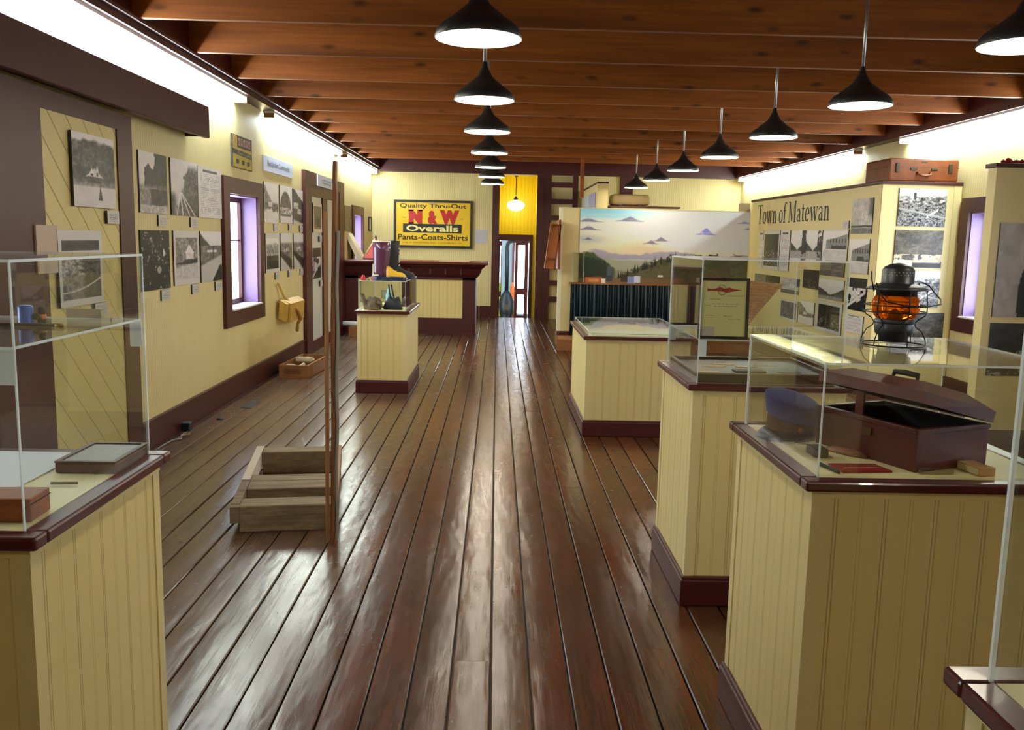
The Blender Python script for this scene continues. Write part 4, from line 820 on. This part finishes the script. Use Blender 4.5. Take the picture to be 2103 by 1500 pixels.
tag(MB().box(-1.12, -1.03, 2.3, 2.303, 1.371, 1.395).build('shelf_card', mat('shelf_card', lin((196, 176, 150)), .6)), 'small tan card standing at the back of the acrylic shelf', 'card')

# ---------------------------------------------------------------- timber frame and post
t = thing('timber_frame', 'weathered low timber frame with a tall thin plank post at its right end', 'timber frame', (-1.36, 4.57, 0), math.radians(9))
for y0, y1, h0, h1 in ((0, .155, 0, .145), (.335, .5, .0, .145), (.515, .65, 0, .142), (1.2, 1.345, 0, .148)):
    MB().rbox(0, .49, y0, y1, h0, h1, .005, seg=1).build('cross_timber', M['grey_wood'], t)
MB().box(-.048, 0, 0, .05, .052, .142).box(-.048, 0, .052, .52, .05, .146).build('side_rail', M['grey_wood'], t)
MB().box(-.05, -.003, .525, 1.37, .05, .15).build('side_rail', mat('pale_board', lin((206, 192, 172)), .7), t)
MB().box(.49, .525, -.01, .05, .02, .146).box(.49, .52, .052, 1.37, .05, .148).build('side_rail', M['crate'], t)
def plank(b, xs, w0, d, mi=0):
    rings = []
    for z, x, w_ in xs: rings.append([(x, 0, z), (x+w_, .004, z), (x+w_+.004, d, z), (x+.003, d, z)])
    b.loft(rings, mi, M=T(-.84, 4.42, 0), sm=False)
b = MB(); rs = random.Random(12)
xs = []
for i in range(40):
    z = 1.96*i/39; q = z/1.96; wv = .005*math.sin(q*8)+rs.uniform(-.0012, .0012); w_ = (.022*(1-.2*q) if q < .93 else .014)+(.003 if .5 < q < .7 else 0)
    xs.append((z, .0+.022*q+(wv if q > .3 else 0)*.7-.002, w_))
plank(b, xs, .03, .03); pobj = b.build('upright_post', M['post_wood'], t); pobj.matrix_parent_inverse = t.matrix_basis.inverted()
b = MB(); plank(b, [(.02+1.6*i/30, .022+.016*i/30+.003*math.sin(i*.7), .006) for i in range(31)], .012, .034); o = b.build('grey_plank', mat('grey_weathered', lin((112, 108, 98)), .8), t); o.matrix_parent_inverse = t.matrix_basis.inverted()
b = MB(); plank(b, [(1.715*i/20, -.027+rs.uniform(-.001, .001)+.004*i/20, .01) for i in range(21)], .012, .04); o = b.build('split_plank', wood('split_plank', lin((176, 124, 66)), lin((130, 84, 42)), (20, 20, 1), 3, .7), t); o.matrix_parent_inverse = t.matrix_basis.inverted()

# ---------------------------------------------------------------- floor things by the left wall
t = thing('wooden_crate', 'small open wooden crate of pale stones on the floor by the left baseboard', 'crate', (-2.41, 9.72, 0), -.05)
b = MB().box(0, .33, 0, .02, 0, .15).box(0, .33, .93, .95, 0, .15).box(0, .02, .02, .93, 0, .15).box(.31, .33, .02, .93, 0, .15).box(.02, .31, .02, .93, 0, .015); b.build('crate_box', M['crate'], t)
MB().box(.06, .24, -.001, .0, .05, .11).build('faded_stencil', mat('stencil', lin((110, 72, 40)), .7), t)
MB().box(.3305, .332, .2, .75, .02, .13).build('side_label', mat('mauve_label', lin((150, 116, 104)), .7), t)
STN = mat('pale_stone', lin((206, 196, 172)), .8)
for i, (x, y, z, s_) in enumerate(((.1, .2, .1, .05), (.16, .55, .14, .06), (.23, .2, .09, .04), (.16, .8, .1, .045), (.17, .36, .08, .04))):
    b = MB().rbox(-s_, s_, -s_*1.5, s_*1.5, -s_*.5, s_*.5, s_*.25, M=T(-2.41+x, 9.72+y, z) @ RZ(i*.9) @ RX(.2*i-.3) @ RY(.15*i))
    tag(b.build('stone_block', STN), ['pale stone block at the near left of the crate', 'large pale stone block raised at the back of the crate', 'small pale stone at the near right of the crate', 'pale stone at the far end of the crate', 'pale stone in the middle of the crate'][i], 'stone', 'stones in the crate')
t = thing('floor_vent', 'dark metal grille set in the floor near the left baseboard', 'vent', (-2.335, 7.98, .0015))
MB().box(0, .09, 0, .38, 0, .003).build('frame', M['black_metal'], t)
b = MB()
for k in range(9): b.box(.01, .08, .02+.04*k, .04+.04*k, .003, .0045)
b.build('slat', mat('vent_slat', (.06, .07, .08), .4, .6), t)
tag(MB().lathe([(.032, 0), (.032, .006), (.0, .008)], 20, M=T(-2.37, 7.49, .001)).build('floor_disc', M['black']), 'small black disc on the floor before the vent', 'disc')
t = thing('power_adapter', 'black plug box with tangled cable on the floor at the baseboard', 'plug', (-2.43, 6.87, 0))
MB().rbox(-.05, .02, -.03, .05, .03, .1, .008).build('plug_box', M['black'], t)
MB().tube([(0, -.03, .03), (-.02, -.1, .02), (.01, -.18, .01), (-.03, -.25, .015), (-.05, -.4, .008), (-.06, -.7, .006)], .006, n=6).tube([(0, -.02, .04), (.03, -.06, .02), (.01, -.14, .03), (-.03, -.2, .008)], .005, n=6).build('cable', mat('grey_cable', (.25, .22, .2), .5), t)
t = thing('rolled_paper_box', 'small wooden box with a white paper roll on it behind the boot case', 'box', (-2.35, 14.0, 0))
MB().box(0, .35, 0, .3, 0, .15).build('box_body', M['crate'], t); tag(MB().tube([(-2.46, 14.12, .19), (-2.02, 14.1, .19)], .04, n=14).build('paper_roll', M['white']), 'white paper roll lying on the small box by the counter', 'roll')

# ---------------------------------------------------------------- counter
t = thing('store_counter', 'long maroon store counter with cream beadboard panels at the far left', 'counter', (0, 14.48, 0))
b = MB().box(-2.49, -.34, .0, .75, .0, 1.0)
b.box(-2.49, -.34, -.02, 0, 0, .28).box(-2.49, -2.27, -.02, 0, .28, .95).box(-.557, -.34, -.02, 0, .28, .95).box(-1.55, -1.42, -.02, 0, .28, .95).box(-2.49, -.34, -.02, 0, .91, .97).box(-2.49, -.33, -.035, -.02, 0, .03); b.build('carcass', M['maroon'], t)
MB().box(-2.27, -1.55, -.008, -.0, .28, .91).build('front_panel', M['case'], t); MB().box(-1.42, -.557, -.008, -.0, .28, .91).build('front_panel', M['case'], t)
b = MB(); rings = []
for z, o_ in ((.95, .02), (.985, .045), (1.0, .06), (1.1, .1), (1.12, .13), (1.165, .17)): rings.append([(-2.49, -o_, z), (-.34+o_, -o_, z), (-.34+o_, .75, z), (-2.49, .75, z)])
b.loft(rings, sm=False); b.build('cornice', M['maroon'], t)
for x in (-2.0, -1.45, -1.1, -.85, -.6): MB().box(x, x+.03, -.11, -.05, 1.0, 1.09).build('bracket', M['maroon'], t)
MB().rbox(-2.5, -.14, -.19, .85, 1.165, 1.205, .008).build('countertop', wood('worn_maroon_top', lin((104, 42, 38)), lin((84, 30, 28)), (1, 4, 4), 4, .3), t)
t = thing('slanted_sign_board', 'pale board leaning on a slant at the left end of the counter', 'board', (-2.47, 15.0, 1.205))
MB().loft([[(.14, -.1, 0), (.24, -.1, 0), (.24, .3, 0), (.14, .3, 0)], [(-.05, -.1, .4), (.0, -.1, .43), (.0, .3, .43), (-.05, .3, .4)]], sm=False, M=T(-.03, 0, 0)).build('board', mat('bone_board', lin((216, 206, 172)), .6), t)
t = thing('red_pyramid_case', 'red pyramid-shaped object with pale edges on the counter behind the boot', 'pyramid', (-2.04, 14.9, 1.206))
b = MB(); b.add([(-.19, -.12, .02), (.19, -.12, .02), (.19, .2, .02), (-.19, .2, .02), (.0, .04, .37)], [(0,1,4),(1,2,4),(2,3,4),(3,0,4),(0,3,2,1)]); b.build('red_body', M['red'], t)
MB().tube([(-.19, -.12, .02), (0, .04, .37)], .012, n=5).tube([(.19, -.12, .02), (0, .04, .37)], .012, n=5).build('pale_edge', mat('pale_pink', lin((236, 190, 170)), .5), t); MB().box(-.195, .195, -.13, .21, 0, .02).build('base', M['maroon'], t)
MB().lathe([(.02, .35), (.012, .39), (0, .41)], 8).build('finial', M['bronze'], t)
tag(MB().box(-.95, -.45, 14.45, 14.75, 1.205, 1.215).box(-.7, -.4, 14.6, 14.9, 1.215, 1.222).build('paper_stack', mat('tan_paper', lin((206, 180, 132)), .6)), 'loose tan papers at the right end of the counter', 'papers')
# N & W sign
YEL2 = mat('enamel_yellow', lin((238, 194, 28)), .3); nz = noise(YEL2, (1, 1, 1), 3, 4); lk(YEL2, mixc(YEL2, nz, lin((246, 208, 30)), lin((222, 172, 26))), P(YEL2).inputs['Base Color'])
SB = mat('sign_black', (.012, .01, .01), .35); SR = mat('sign_red', lin((184, 26, 26)), .35)
t = thing('enamel_sign', 'framed yellow N and W Overalls advertising sign on the back wall', 'sign', (-2.08, YB, 1.383)); Ws, Hs = 1.575, .945
A = RX(math.radians(2)); f_ = .045
b = MB().box(0, Ws, -.05, -.01, 0, f_).box(0, Ws, -.05, -.01, Hs-f_, Hs).box(0, f_, -.05, -.01, f_, Hs-f_).box(Ws-f_, Ws, -.05, -.01, f_, Hs-f_).box(.1, .14, -.01, 0, .1, Hs-.1); b.build('frame', SB, t)
pl = MB().box(f_, Ws-f_, -.035, -.02, f_, Hs-f_).build('yellow_plate', YEL2, t)
b = MB(); y_ = -.0365
put_text(b, 'Quality Thru-Out', .12, Ws-.13, .765, .875, y=y_, bold=.02); put_text(b, 'Pants-Coats-Shirts', .085, Ws-.085, .155, .27, y=y_, bold=.02); put_text(b, 'N & W INDUSTRIES, INC.  LYNCHBURG, VA.', .18, Ws-.2, .085, .115, y=y_, bold=.0)
put_text(b, 'TRADE', .165, .25, .585, .605, y=y_); put_text(b, 'MARK', Ws-.26, Ws-.17, .57, .59, y=y_); b.box(.185, Ws-.215, y_, y_+.001, .3, .475); b.build('black_lettering', SB, pl)
b = MB(); put_text(b, 'N', .3, .57, .475, .755, y=y_-.001, bold=.11); put_text(b, '&', .68, .87, .475, .74, y=y_-.001, bold=.08); put_text(b, 'W', .92, 1.31, .475, .755, y=y_-.001, bold=.1); b.box(.29, .4, y_-.001, y_, .725, .755).box(.5, .58, y_-.001, y_, .725, .755).box(.29, .4, y_-.001, y_, .475, .5).build('red_lettering', SR, pl)
b = MB(); put_text(b, 'Overalls', .25, Ws-.28, .325, .45, y=y_-.002, bold=.03); b.build('pale_lettering', mat('sign_pale', lin((244, 226, 140)), .35), pl)
tag(MB().box(-.446, -.205, YB-.006, YB, 1.49, 1.77).build('notice_paper', mat('grey_lilac_paper', lin((196, 190, 196)), .6)), 'small grey notice pinned right of the yellow sign', 'notice')

# ---------------------------------------------------------------- partition with painting, skirt and platform
YD = 13.27
struct_p = tag(MB().box(.93, 3.79, 12.72, 13.6, 0, .165).box(.9, 3.79, 12.7, 12.72, 0, .165).build('wooden_platform', M['crate']), 'low brown timber platform under the painted partition', 'platform')
t = thing('mural_partition', 'freestanding cream partition carrying the landscape mural', 'partition', (0, YD, .166))
MB().box(.93, 3.79, 0, .1, .0, 1.91).build('panel', M['cream'], t); MB().box(.925, 3.79, -.006, .106, 1.905, 1.915).box(.925, .98, -.004, .104, .0, 1.905).build('edge_trim', mat('pale_trim', lin((240, 232, 196)), .5), t)
MB().box(.925, 3.79, -.012, 0, 0, .06).build('base_trim', M['maroon'], t)
def mural():
    H, Wd = 150, 330; v, u = np.mgrid[0:1:complex(H), 0:1:complex(Wd)]; rs = np.random.RandomState(21); n = vnoise(rs, H, Wd, 4, 8, 4); f = vnoise(rs, H, Wd, 28, 60, 3); st = vnoise(rs, H, Wd, 30, 5, 3)
    c = np.zeros((H, Wd, 3))
    def col(*a): return np.array(lin(a))
    def put(m_, k, a=1.0):
        m_ = np.clip(m_, 0, 1)*a
        for i in range(3): c[..., i] = mixa(c[..., i], k[i] if not isinstance(k[i], np.ndarray) else k[i], m_)
    c[:] = col(240, 228, 200); put(sst(.95, .7, u)*.0, col(0, 0, 0))
    put(sst(.84, .98, v+(st-.5)*.1), col(92, 176, 226)); put(sst(.76, .9, v+(st-.5)*.12)*sst(.6, .9, v), col(150, 200, 214), .6)
    put(sst(.2, .6, u)*sst(.4, .6, v), col(238, 236, 246), .7)
    put(np.exp(-((v-.5)/.1)**2-((u-.38)/.14)**2), col(236, 170, 130), .7); put(np.exp(-((v-.45)/.13)**2-((u-.2)/.3)**2), col(230, 204, 160), .7); put(np.exp(-((v-.6)/.08)**2-((u-.05)/.15)**2), col(150, 170, 170), .7)
    for uc, vc, w_, h_ in ((.29, .855, .09, .06), (.05, .84, .1, .04), (.05, .73, .08, .05), (.05, .6, .035, .035), (.48, .6, .06, .045), (.42, .565, .05, .035), (.745, .7, .07, .065), (.97, .86, .05, .02), (.99, .78, .03, .02)):
        put((sst(.0, .012, h_*np.exp(-((u-uc)/(w_*.4))**2)*(.35+1.3*n)+.25*h_*(f-.3)-(v-vc))*sst(-.02, -.003, v-vc+.02*(st-.5))*sst(1.1, .8, np.abs(u-uc)/w_)), col(104, 96, 134) if uc < .6 else col(110, 112, 196), .9)
    put(sst(.02, -.01, v-.42-.03*np.sin(u*14)-(n-.5)*.12)*sst(.02, .1, u), col(168, 160, 176)); put(sst(.01, -.01, v-.34-(n-.5)*.06), col(186, 190, 176))
    put(sst(.01, -.01, v-(.3-.12*(u-.5))-(n-.5)*.1), col(146, 140, 104), .6)
    hl = .43-2.5*np.clip(u-.06, 0, 1)**1.3-(u < .06)*0; put(sst(.012, -.012, v-hl-(f-.5)*.05)*sst(.24, .2, u), col(64, 84, 34)); put(sst(.012, -.012, v-hl+.05+.4*(.1-u)-(f-.5)*.1)*sst(.2, .15, u), col(34, 46, 30))
    hr = .14+.75*np.clip(u-.25, 0, 1)**.9; put(sst(.012, -.012, v-np.minimum(hr, .4)-(f-.5)*.13)*sst(.22, .3, u), col(74, 72, 40)); put(sst(.02, -.02, v-np.minimum(hr, .36)+.08-(f-.5)*.25)*sst(.22, .3, u), col(96, 92, 62), .8)
    for k in range(26):
        xc = rs.uniform(.22, .6); hb = min(.12+.75*max(xc-.25, 0)**.9, .4); hh = rs.uniform(.05, .13); put(sst(.002, -.002, np.abs(u-xc)-.006*(1-(v-hb+.03)/hh))*((v > hb-.04) & (v < hb+hh)), col(30, 36, 26))
    put(sst(.02, -.02, v-.09-(n-.5)*.06), col(120, 92, 60)); put((u > .55)*sst(.4, .3, v)*(f > .45), col(66, 70, 54), .6)
    put(sst(.55, .8, st+.5*f-.25)*sst(.42, .55, v)*sst(.9, .8, v), col(250, 240, 226), .5)
    for x0, x1, y0, y1, k in ((.04, .14, .02, .09, (188, 96, 50)), (.06, .12, .03, .07, (206, 150, 80)), (.135, .16, .02, .08, (236, 230, 220)), (.165, .2, .04, .2, (54, 58, 72)), (.17, .195, .12, .24, (80, 84, 98)), (.29, .34, .02, .11, (130, 142, 190)), (.33, .365, .03, .12, (210, 218, 236)), (.25, .29, .04, .14, (60, 44, 30)), (.47, .5, .11, .14, (228, 224, 214)), (.55, .6, .04, .1, (150, 100, 60)), (.7, .76, .05, .12, (190, 180, 170)), (.85, .9, .04, .12, (120, 90, 80))):
        put(((u > x0) & (u < x1) & (v > y0) & (v < y1)).astype(float), col(*k))
    return np.clip(c*(1.12+.35*sst(.35, .55, v))[..., None], 0, .96)
make_art_obj('landscape_painting', mural(), T(1.235, -.0, .785), 2.55, 1.115, M['paint'], t, thick=.012)
MB().box(1.1, 3.79, -.16, -.0, .785, .805).build('ledge', M['crate'], t)
V = []; F_ = []; n = 420
for j in range(9):
    q = j/8
    for i in range(n+1):
        x = 1.11+2.67*i/n; ph = i*.42+.9*math.sin(i*.061); am = .016+.03*(1-q); V.append((x+.004*math.sin(ph*.5+q), YD-.13+am*math.sin(ph)+.01*math.sin(ph*.37+2)-.02*(1-q), .172+.79*q+(.008*math.sin(i*.05) if j == 8 else 0)))
for j in range(8):
    for i in range(n): a = j*(n+1)+i; F_.append((a, a+1, a+n+2, a+n+1))
o = mesh_obj('skirt_curtain', V, F_, M['curtain'], smooth=True); tag(o, 'dark teal pleated curtain hanging below the landscape mural', 'curtain')
b, s, s2 = acrylic_box(1.14, 1.3, YD-.15, YD-.02, .971, 1.42); tag(b.build('acrylic_guard', [M['acrylic'], M['edge']]), 'small clear acrylic guard on the ledge at the left of the mural', 'acrylic guard')
# open wooden box hung on the partition end
t = thing('hanging_box', 'open varnished wooden box hung upright on the left end of the mural partition', 'box', (.925, YD-.35, 1.17), 0)
Am = T(-.13, 0, 0) @ RY(math.radians(7))
b = MB().box(-.1, .06, .1, .115, 0, .66, M=Am); b.build('back_board', mat('pale_varnish', lin((214, 132, 66)), .4), t)
MB().box(-.1, -.085, 0, .1, 0, .66, M=Am).build('side_board', M['orange_wood'], t); MB().box(.045, .06, 0, .1, 0, .66, M=Am).build('side_board', M['orange_wood'], t); MB().box(-.085, .045, 0, .1, .645, .66, M=Am).build('end_board', M['orange_wood'], t); MB().box(-.085, .045, 0, .1, .15, .165, M=Am).build('inner_shelf', M['orange_wood'], t)
MB().box(-.03, .0, 0, .42, .0, .72).build('mounting_plank', M['orange_wood'], t)
# display panel and cabinet behind the partition
t = thing('exhibit_wall', 'tall narrow cream exhibit wall with lilac prints rising behind the mural', 'exhibit wall', (0, 14.95, 0))
MB().box(1.67, 1.845, 0, 2.85, 0, 2.55).build('panel', M['cream'], t); MB().box(1.665, 1.85, -.01, 2.85, 2.55, 2.58).build('cap', M['maroon'], t)
MB().box(1.66, 1.67, .3, 1.2, 1.5, 2.42).build('print_sheet', mat('lilac_print', lin((160, 160, 206)), .5), t); MB().box(1.66, 1.67, 1.35, 2.3, 1.5, 2.42).build('print_sheet', mat('pale_print', lin((206, 212, 230)), .5), t)
t = thing('storage_cabinet', 'cream cabinet with a maroon top standing behind the mural partition', 'cabinet', (2.5, 15.5, 0))
MB().box(-.55, .55, -.3, .3, 0, 2.17).build('body', M['cream'], t); MB().rbox(-.6, .62, -.33, .33, 2.17, 2.2, .005).build('top', M['maroon'], t)
t = thing('beige_suitcase', 'rounded beige suitcase lying on the cabinet behind the mural', 'suitcase', (2.27, 15.4, 2.2))
MB().rbox(-.33, .33, -.2, .2, .01, .195, .05, seg=3).build('case_body', mat('beige_canvas', lin((128, 106, 66)), .7), t)
for x in (-.18, .16): MB().box(x-.03, x+.03, -.21, -.2, .005, .03).build('latch', M['black'], t)
tag(MB().box(3.63, 3.78, YD+.005, YD+.095, 2.082, 2.2).build('small_box', mat('dull_card', lin((168, 146, 104)), .7)), 'small tan box on top of the mural partition at its right end', 'box')

# ---------------------------------------------------------------- Town of Matewan display
t = thing('exhibit_wall', 'large cream exhibit wall titled Town of Matewan standing out from the right wall', 'exhibit wall', (0, 0, 0))
MB().box(4.02, 4.86, 9.28, 14.0, 0, 2.25).build('body', M['cream'], t)
MB().rbox(4.0, 4.865, 9.26, 14.02, 2.25, 2.285, .005).build('top_board', M['maroon'], t)
MB().box(4.014, 4.02, 9.28, 9.36, .0, 2.25).box(4.02, 4.1, 9.274, 9.28, 0, 2.25).box(4.78, 4.86, 9.274, 9.28, 0, 2.25).build('corner_board', M['cream'], t)
MB().box(4.0, 4.02, 9.26, 14.0, 0, .13).box(4.0, 4.86, 9.26, 9.28, 0, .13).build('plinth', M['maroon'], t)
# condensed serif lettering drawn as strokes
def sw(x0, x1, z): return [((x0, z), (x1, z), .045, .045)]
def poly(pts): return [(pts[i][:2], pts[i+1][:2], pts[i][2], pts[i+1][2]) for i in range(len(pts)-1)]
def arc(cx, cz, rx, rz, a0, a1, th, tk, n=12):
    P_ = []
    for k in range(n+1):
        a = math.radians(a0+(a1-a0)*k/n); P_.append((cx+rx*math.cos(a), cz+rz*math.sin(a), th+(tk-th)*abs(math.cos(a))))
    return poly(P_)
G = {'T': (.66, poly([(.02, .97, .05), (.64, .97, .05)])+poly([(.03, .97, .03), (.03, .82, .03)])+poly([(.63, .97, .03), (.63, .82, .03)])+poly([(.33, 0, .13), (.33, 1, .13)])+sw(.2, .46, .02)),
     'o': (.46, arc(.23, .32, .17, .3, 0, 360, .05, .12, 22)),
     'w': (.72, poly([(.08, .62, .11), (.24, .02, .1)])+poly([(.24, .02, .05), (.38, .62, .04)])+poly([(.36, .62, .11), (.52, .02, .1)])+poly([(.52, .02, .05), (.66, .62, .04)])+sw(0, .17, .62)+sw(.3, .45, .62)+sw(.58, .74, .62)),
     'n': (.5, poly([(.12, 0, .11), (.12, .62, .11)])+poly([(.14, .48, .03), (.22, .59, .05), (.31, .6, .07), (.37, .5, .1), (.38, 0, .11)])+sw(.02, .22, .02)+sw(.28, .48, .02)+sw(.03, .14, .6)),
     'f': (.34, poly([(.14, 0, .11), (.14, .8, .11), (.18, .93, .08), (.27, .98, .06), (.36, .93, .07)])+sw(.02, .3, .6)+sw(.03, .26, .02)),
     'M': (.84, poly([(.1, 0, .045), (.1, .98, .045)])+poly([(.12, .98, .12), (.4, .05, .1)])+poly([(.4, .05, .04), (.68, .98, .04)])+poly([(.7, 0, .13), (.7, 1, .13)])+sw(0, .2, .02)+sw(.58, .82, .02)+sw(0, .16, .97)+sw(.66, .82, .97)),
     'a': (.46, poly([(.33, 0, .1), (.33, .48, .1), (.27, .59, .07), (.16, .6, .05), (.07, .5, .08)])+poly([(.33, .38, .04), (.16, .3, .07), (.08, .17, .11), (.12, .05, .08), (.22, .04, .05), (.33, .14, .03)])+poly([(.33, .05, .06), (.44, .04, .04)])),
     't': (.32, poly([(.14, .82, .05), (.14, .62, .11), (.14, .12, .11), (.19, .03, .08), (.3, .06, .04)])+sw(.02, .28, .6)),
     'e': (.44, arc(.22, .32, .16, .3, 0, 320, .05, .11, 20)+sw(.08, .37, .34))}
def serif_text(mb, s, W_, H_, M4, sp=.035, space=.2, y=-.002):
    x = 0; st = []
    for ch in s:
        if ch == ' ': x += space; continue
        adv, S = G[ch]; st += [((a[0]+x, a[1]), (b_[0]+x, b_[1]), wa, wb) for a, b_, wa, wb in S]; x += adv+sp
    k = W_/x
    for a, b_, wa, wb in st:
        d_ = Vector((b_[0]-a[0], b_[1]-a[1])); 
        if d_.length < 1e-6: continue
        nn_ = Vector((-d_.y, d_.x)).normalized(); q = [(a[0]+nn_.x*wa/2, a[1]+nn_.y*wa/2), (a[0]-nn_.x*wa/2, a[1]-nn_.y*wa/2), (b_[0]-nn_.x*wb/2, b_[1]-nn_.y*wb/2), (b_[0]+nn_.x*wb/2, b_[1]+nn_.y*wb/2)]
        mb.add([(p[0]*k, y, p[1]*H_) for p in q], [(0, 1, 2, 3)], 0, False, M4)
b = MB(); serif_text(b, 'Town of Matewan', 2.98, .285, MRT(13.7-.02, 1.905, 4.02)); o = b.build('lettering', INK, t)
def MT(k, y0, y1, z0, z1, lab, **kw): return photo(MRT(y0, z0, 4.02), y0-y1, z1-z0, k, lab, **kw)
sfx = ' on the Matewan wall'
MT('text', 13.5, 13.28, 1.24, 1.8, 'narrow white text sheet at the far left end'+sfx); MT('dark', 13.26, 12.5, 1.235, 1.8, 'white-bordered group portrait print, upper row'+sfx, border=.1)
MT('text', 12.47, 12.07, 1.24, 1.8, 'white text sheet between two prints in the upper row'+sfx); MT('street', 12.02, 11.42, 1.41, 1.79, 'print of a steep wooded creek, upper row'+sfx)
MT('street', 11.41, 10.87, 1.41, 1.79, 'print of a town street receding between buildings'+sfx); MT('facade', 10.84, 10.06, 1.42, 1.79, 'wide print of tall brick buildings in rubble, upper row'+sfx, border=.05)
photo(MRT(10.25, 1.8, 4.02), .18, .09, 'caption', 'small lilac caption card below the title lettering', cat='caption card', name='caption_card', H=24)
MT('foggy', 10.0, 9.45, 1.74, 2.12, 'pale print of a misty rail yard, topmost near the corner'+sfx); MT('facade', 9.99, 9.46, 1.3, 1.68, 'print of a long two-storey storefront near the corner'+sfx)
MT('tent', 9.99, 9.47, .89, 1.25, 'dark print of tents and huddled people near the corner'+sfx); MT('text', 10.0, 9.48, .64, .84, 'pale text card below the dark tent print'+sfx)
MT('grey', 13.6, 13.02, .95, 1.15, 'faint grey print at the far end of the middle row'+sfx); MT('dark', 12.99, 12.41, .99, 1.15, 'narrow print with a dark doorway, middle row'+sfx); MT('foggy', 12.32, 11.59, .94, 1.15, 'pale wide print with two dark figures, middle row'+sfx)
MT('dark', 11.45, 10.91, 1.05, 1.29, 'nearly black print in the middle row'+sfx); MT('grey', 10.86, 10.11, 1.24, 1.4, 'dark grey landscape print directly under the brick buildings'+sfx); MT('hollow', 10.87, 10.08, .96, 1.2, 'print of two dark hills with a gap of sky between'+sfx)
MT('grey', 12.31, 11.58, .58, .85, 'lowest row print with a small dark doorway'+sfx, border=.1); MT('hillside', 11.52, 10.97, .59, .88, 'lowest row print of a dark wooded cliff'+sfx); MT('dark', 10.89, 10.08, .56, .93, 'lowest row blurred print of a group of people'+sfx, border=.12)
def FT(k, x0, x1, z0, z1, lab, **kw): return photo(MFR(x0, z0, 9.28), x1-x0, z1-z0, k, lab, **kw)
FT('wreck', 4.2, 4.705, 1.82, 2.21, 'print of flood wreckage and a leaning signpost, top print facing the viewer'); FT('flood', 4.195, 4.705, 1.39, 1.78, 'brown-toned print of flooded white roofs', warm=1); FT('wreck', 4.22, 4.71, .97, 1.36, 'print of a purple-grey riverside crowd behind the lantern'); FT('flood', 4.24, 4.79, .47, .91, 'lowest grey print of collapsed buildings behind the lantern')
tag(MB().rbox(4.855, 4.869, 9.2, 9.275, 1.66, 2.08, .004).build('wood_strip', M['orange_wood']), 'short orange wooden strip between the exhibit wall and the right window', 'wood strip')
# suitcase
t = thing('leather_suitcase', 'old tan leather suitcase lying on top of the Town of Matewan wall', 'suitcase', (4.46, 9.62, 2.285))
MB().rbox(-.37, .37, -.3, .3, 0, .24, .02, seg=3).build('case_body', M['leather'], t)
MB().box(-.371, .371, -.301, .301, .145, .151).build('lid_seam', mat('dark_leather_seam', lin((84, 40, 16)), .5), t)
MB().tube([(-.07, -.3, .1), (-.06, -.33, .07), (0, -.335, .06), (.06, -.33, .07), (.07, -.3, .1)], .011, n=8).build('handle', M['leather'], t)
for x in (-.28, .28): MB().rbox(x-.02, x+.02, -.31, -.3, .09, .19, .004).build('lock', M['bronze'], t)
for x in (-.11, .11): MB().rbox(x-.035, x+.035, -.308, -.3, .115, .145, .004).build('handle_plate', M['bronze'], t)
MB().rbox(-.03, .03, -.304, -.3, .195, .212, .002).build('nameplate', M['bronze'], t)
# second exhibit wall at the right edge
t = thing('exhibit_wall', 'narrow cream exhibit panel at the right edge with a maroon cap', 'exhibit wall', (0, 0, 0))
MB().box(3.93, 4.865, 7.0, 7.12, 0, 2.24).build('body', M['cream'], t); MB().rbox(3.91, 4.865, 6.98, 7.14, 2.24, 2.275, .005).build('cap', M['maroon'], t); MB().box(3.92, 4.86, 6.985, 7.0, 0, .13).build('plinth', M['maroon'], t)
photo(MFR(4.0, 1.06, 7.0), .56, .75, 'portrait', 'tall print of a dark-coated person on the right edge panel', border=.0); photo(MFR(4.0, .58, 7.0), .56, .43, 'dark', 'dark framed print below the portrait on the right edge panel')
b = MB(); b.tube([(4.0+.3*k/24, 7.06+.025*math.sin(k*1.9), 2.292+.012*math.sin(k*2.7)) for k in range(25)], [.012+.006*(k % 2) for k in range(25)], n=7)
tag(b.build('red_garland', M['red']), 'small red garland lying on top of the right edge panel', 'garland')
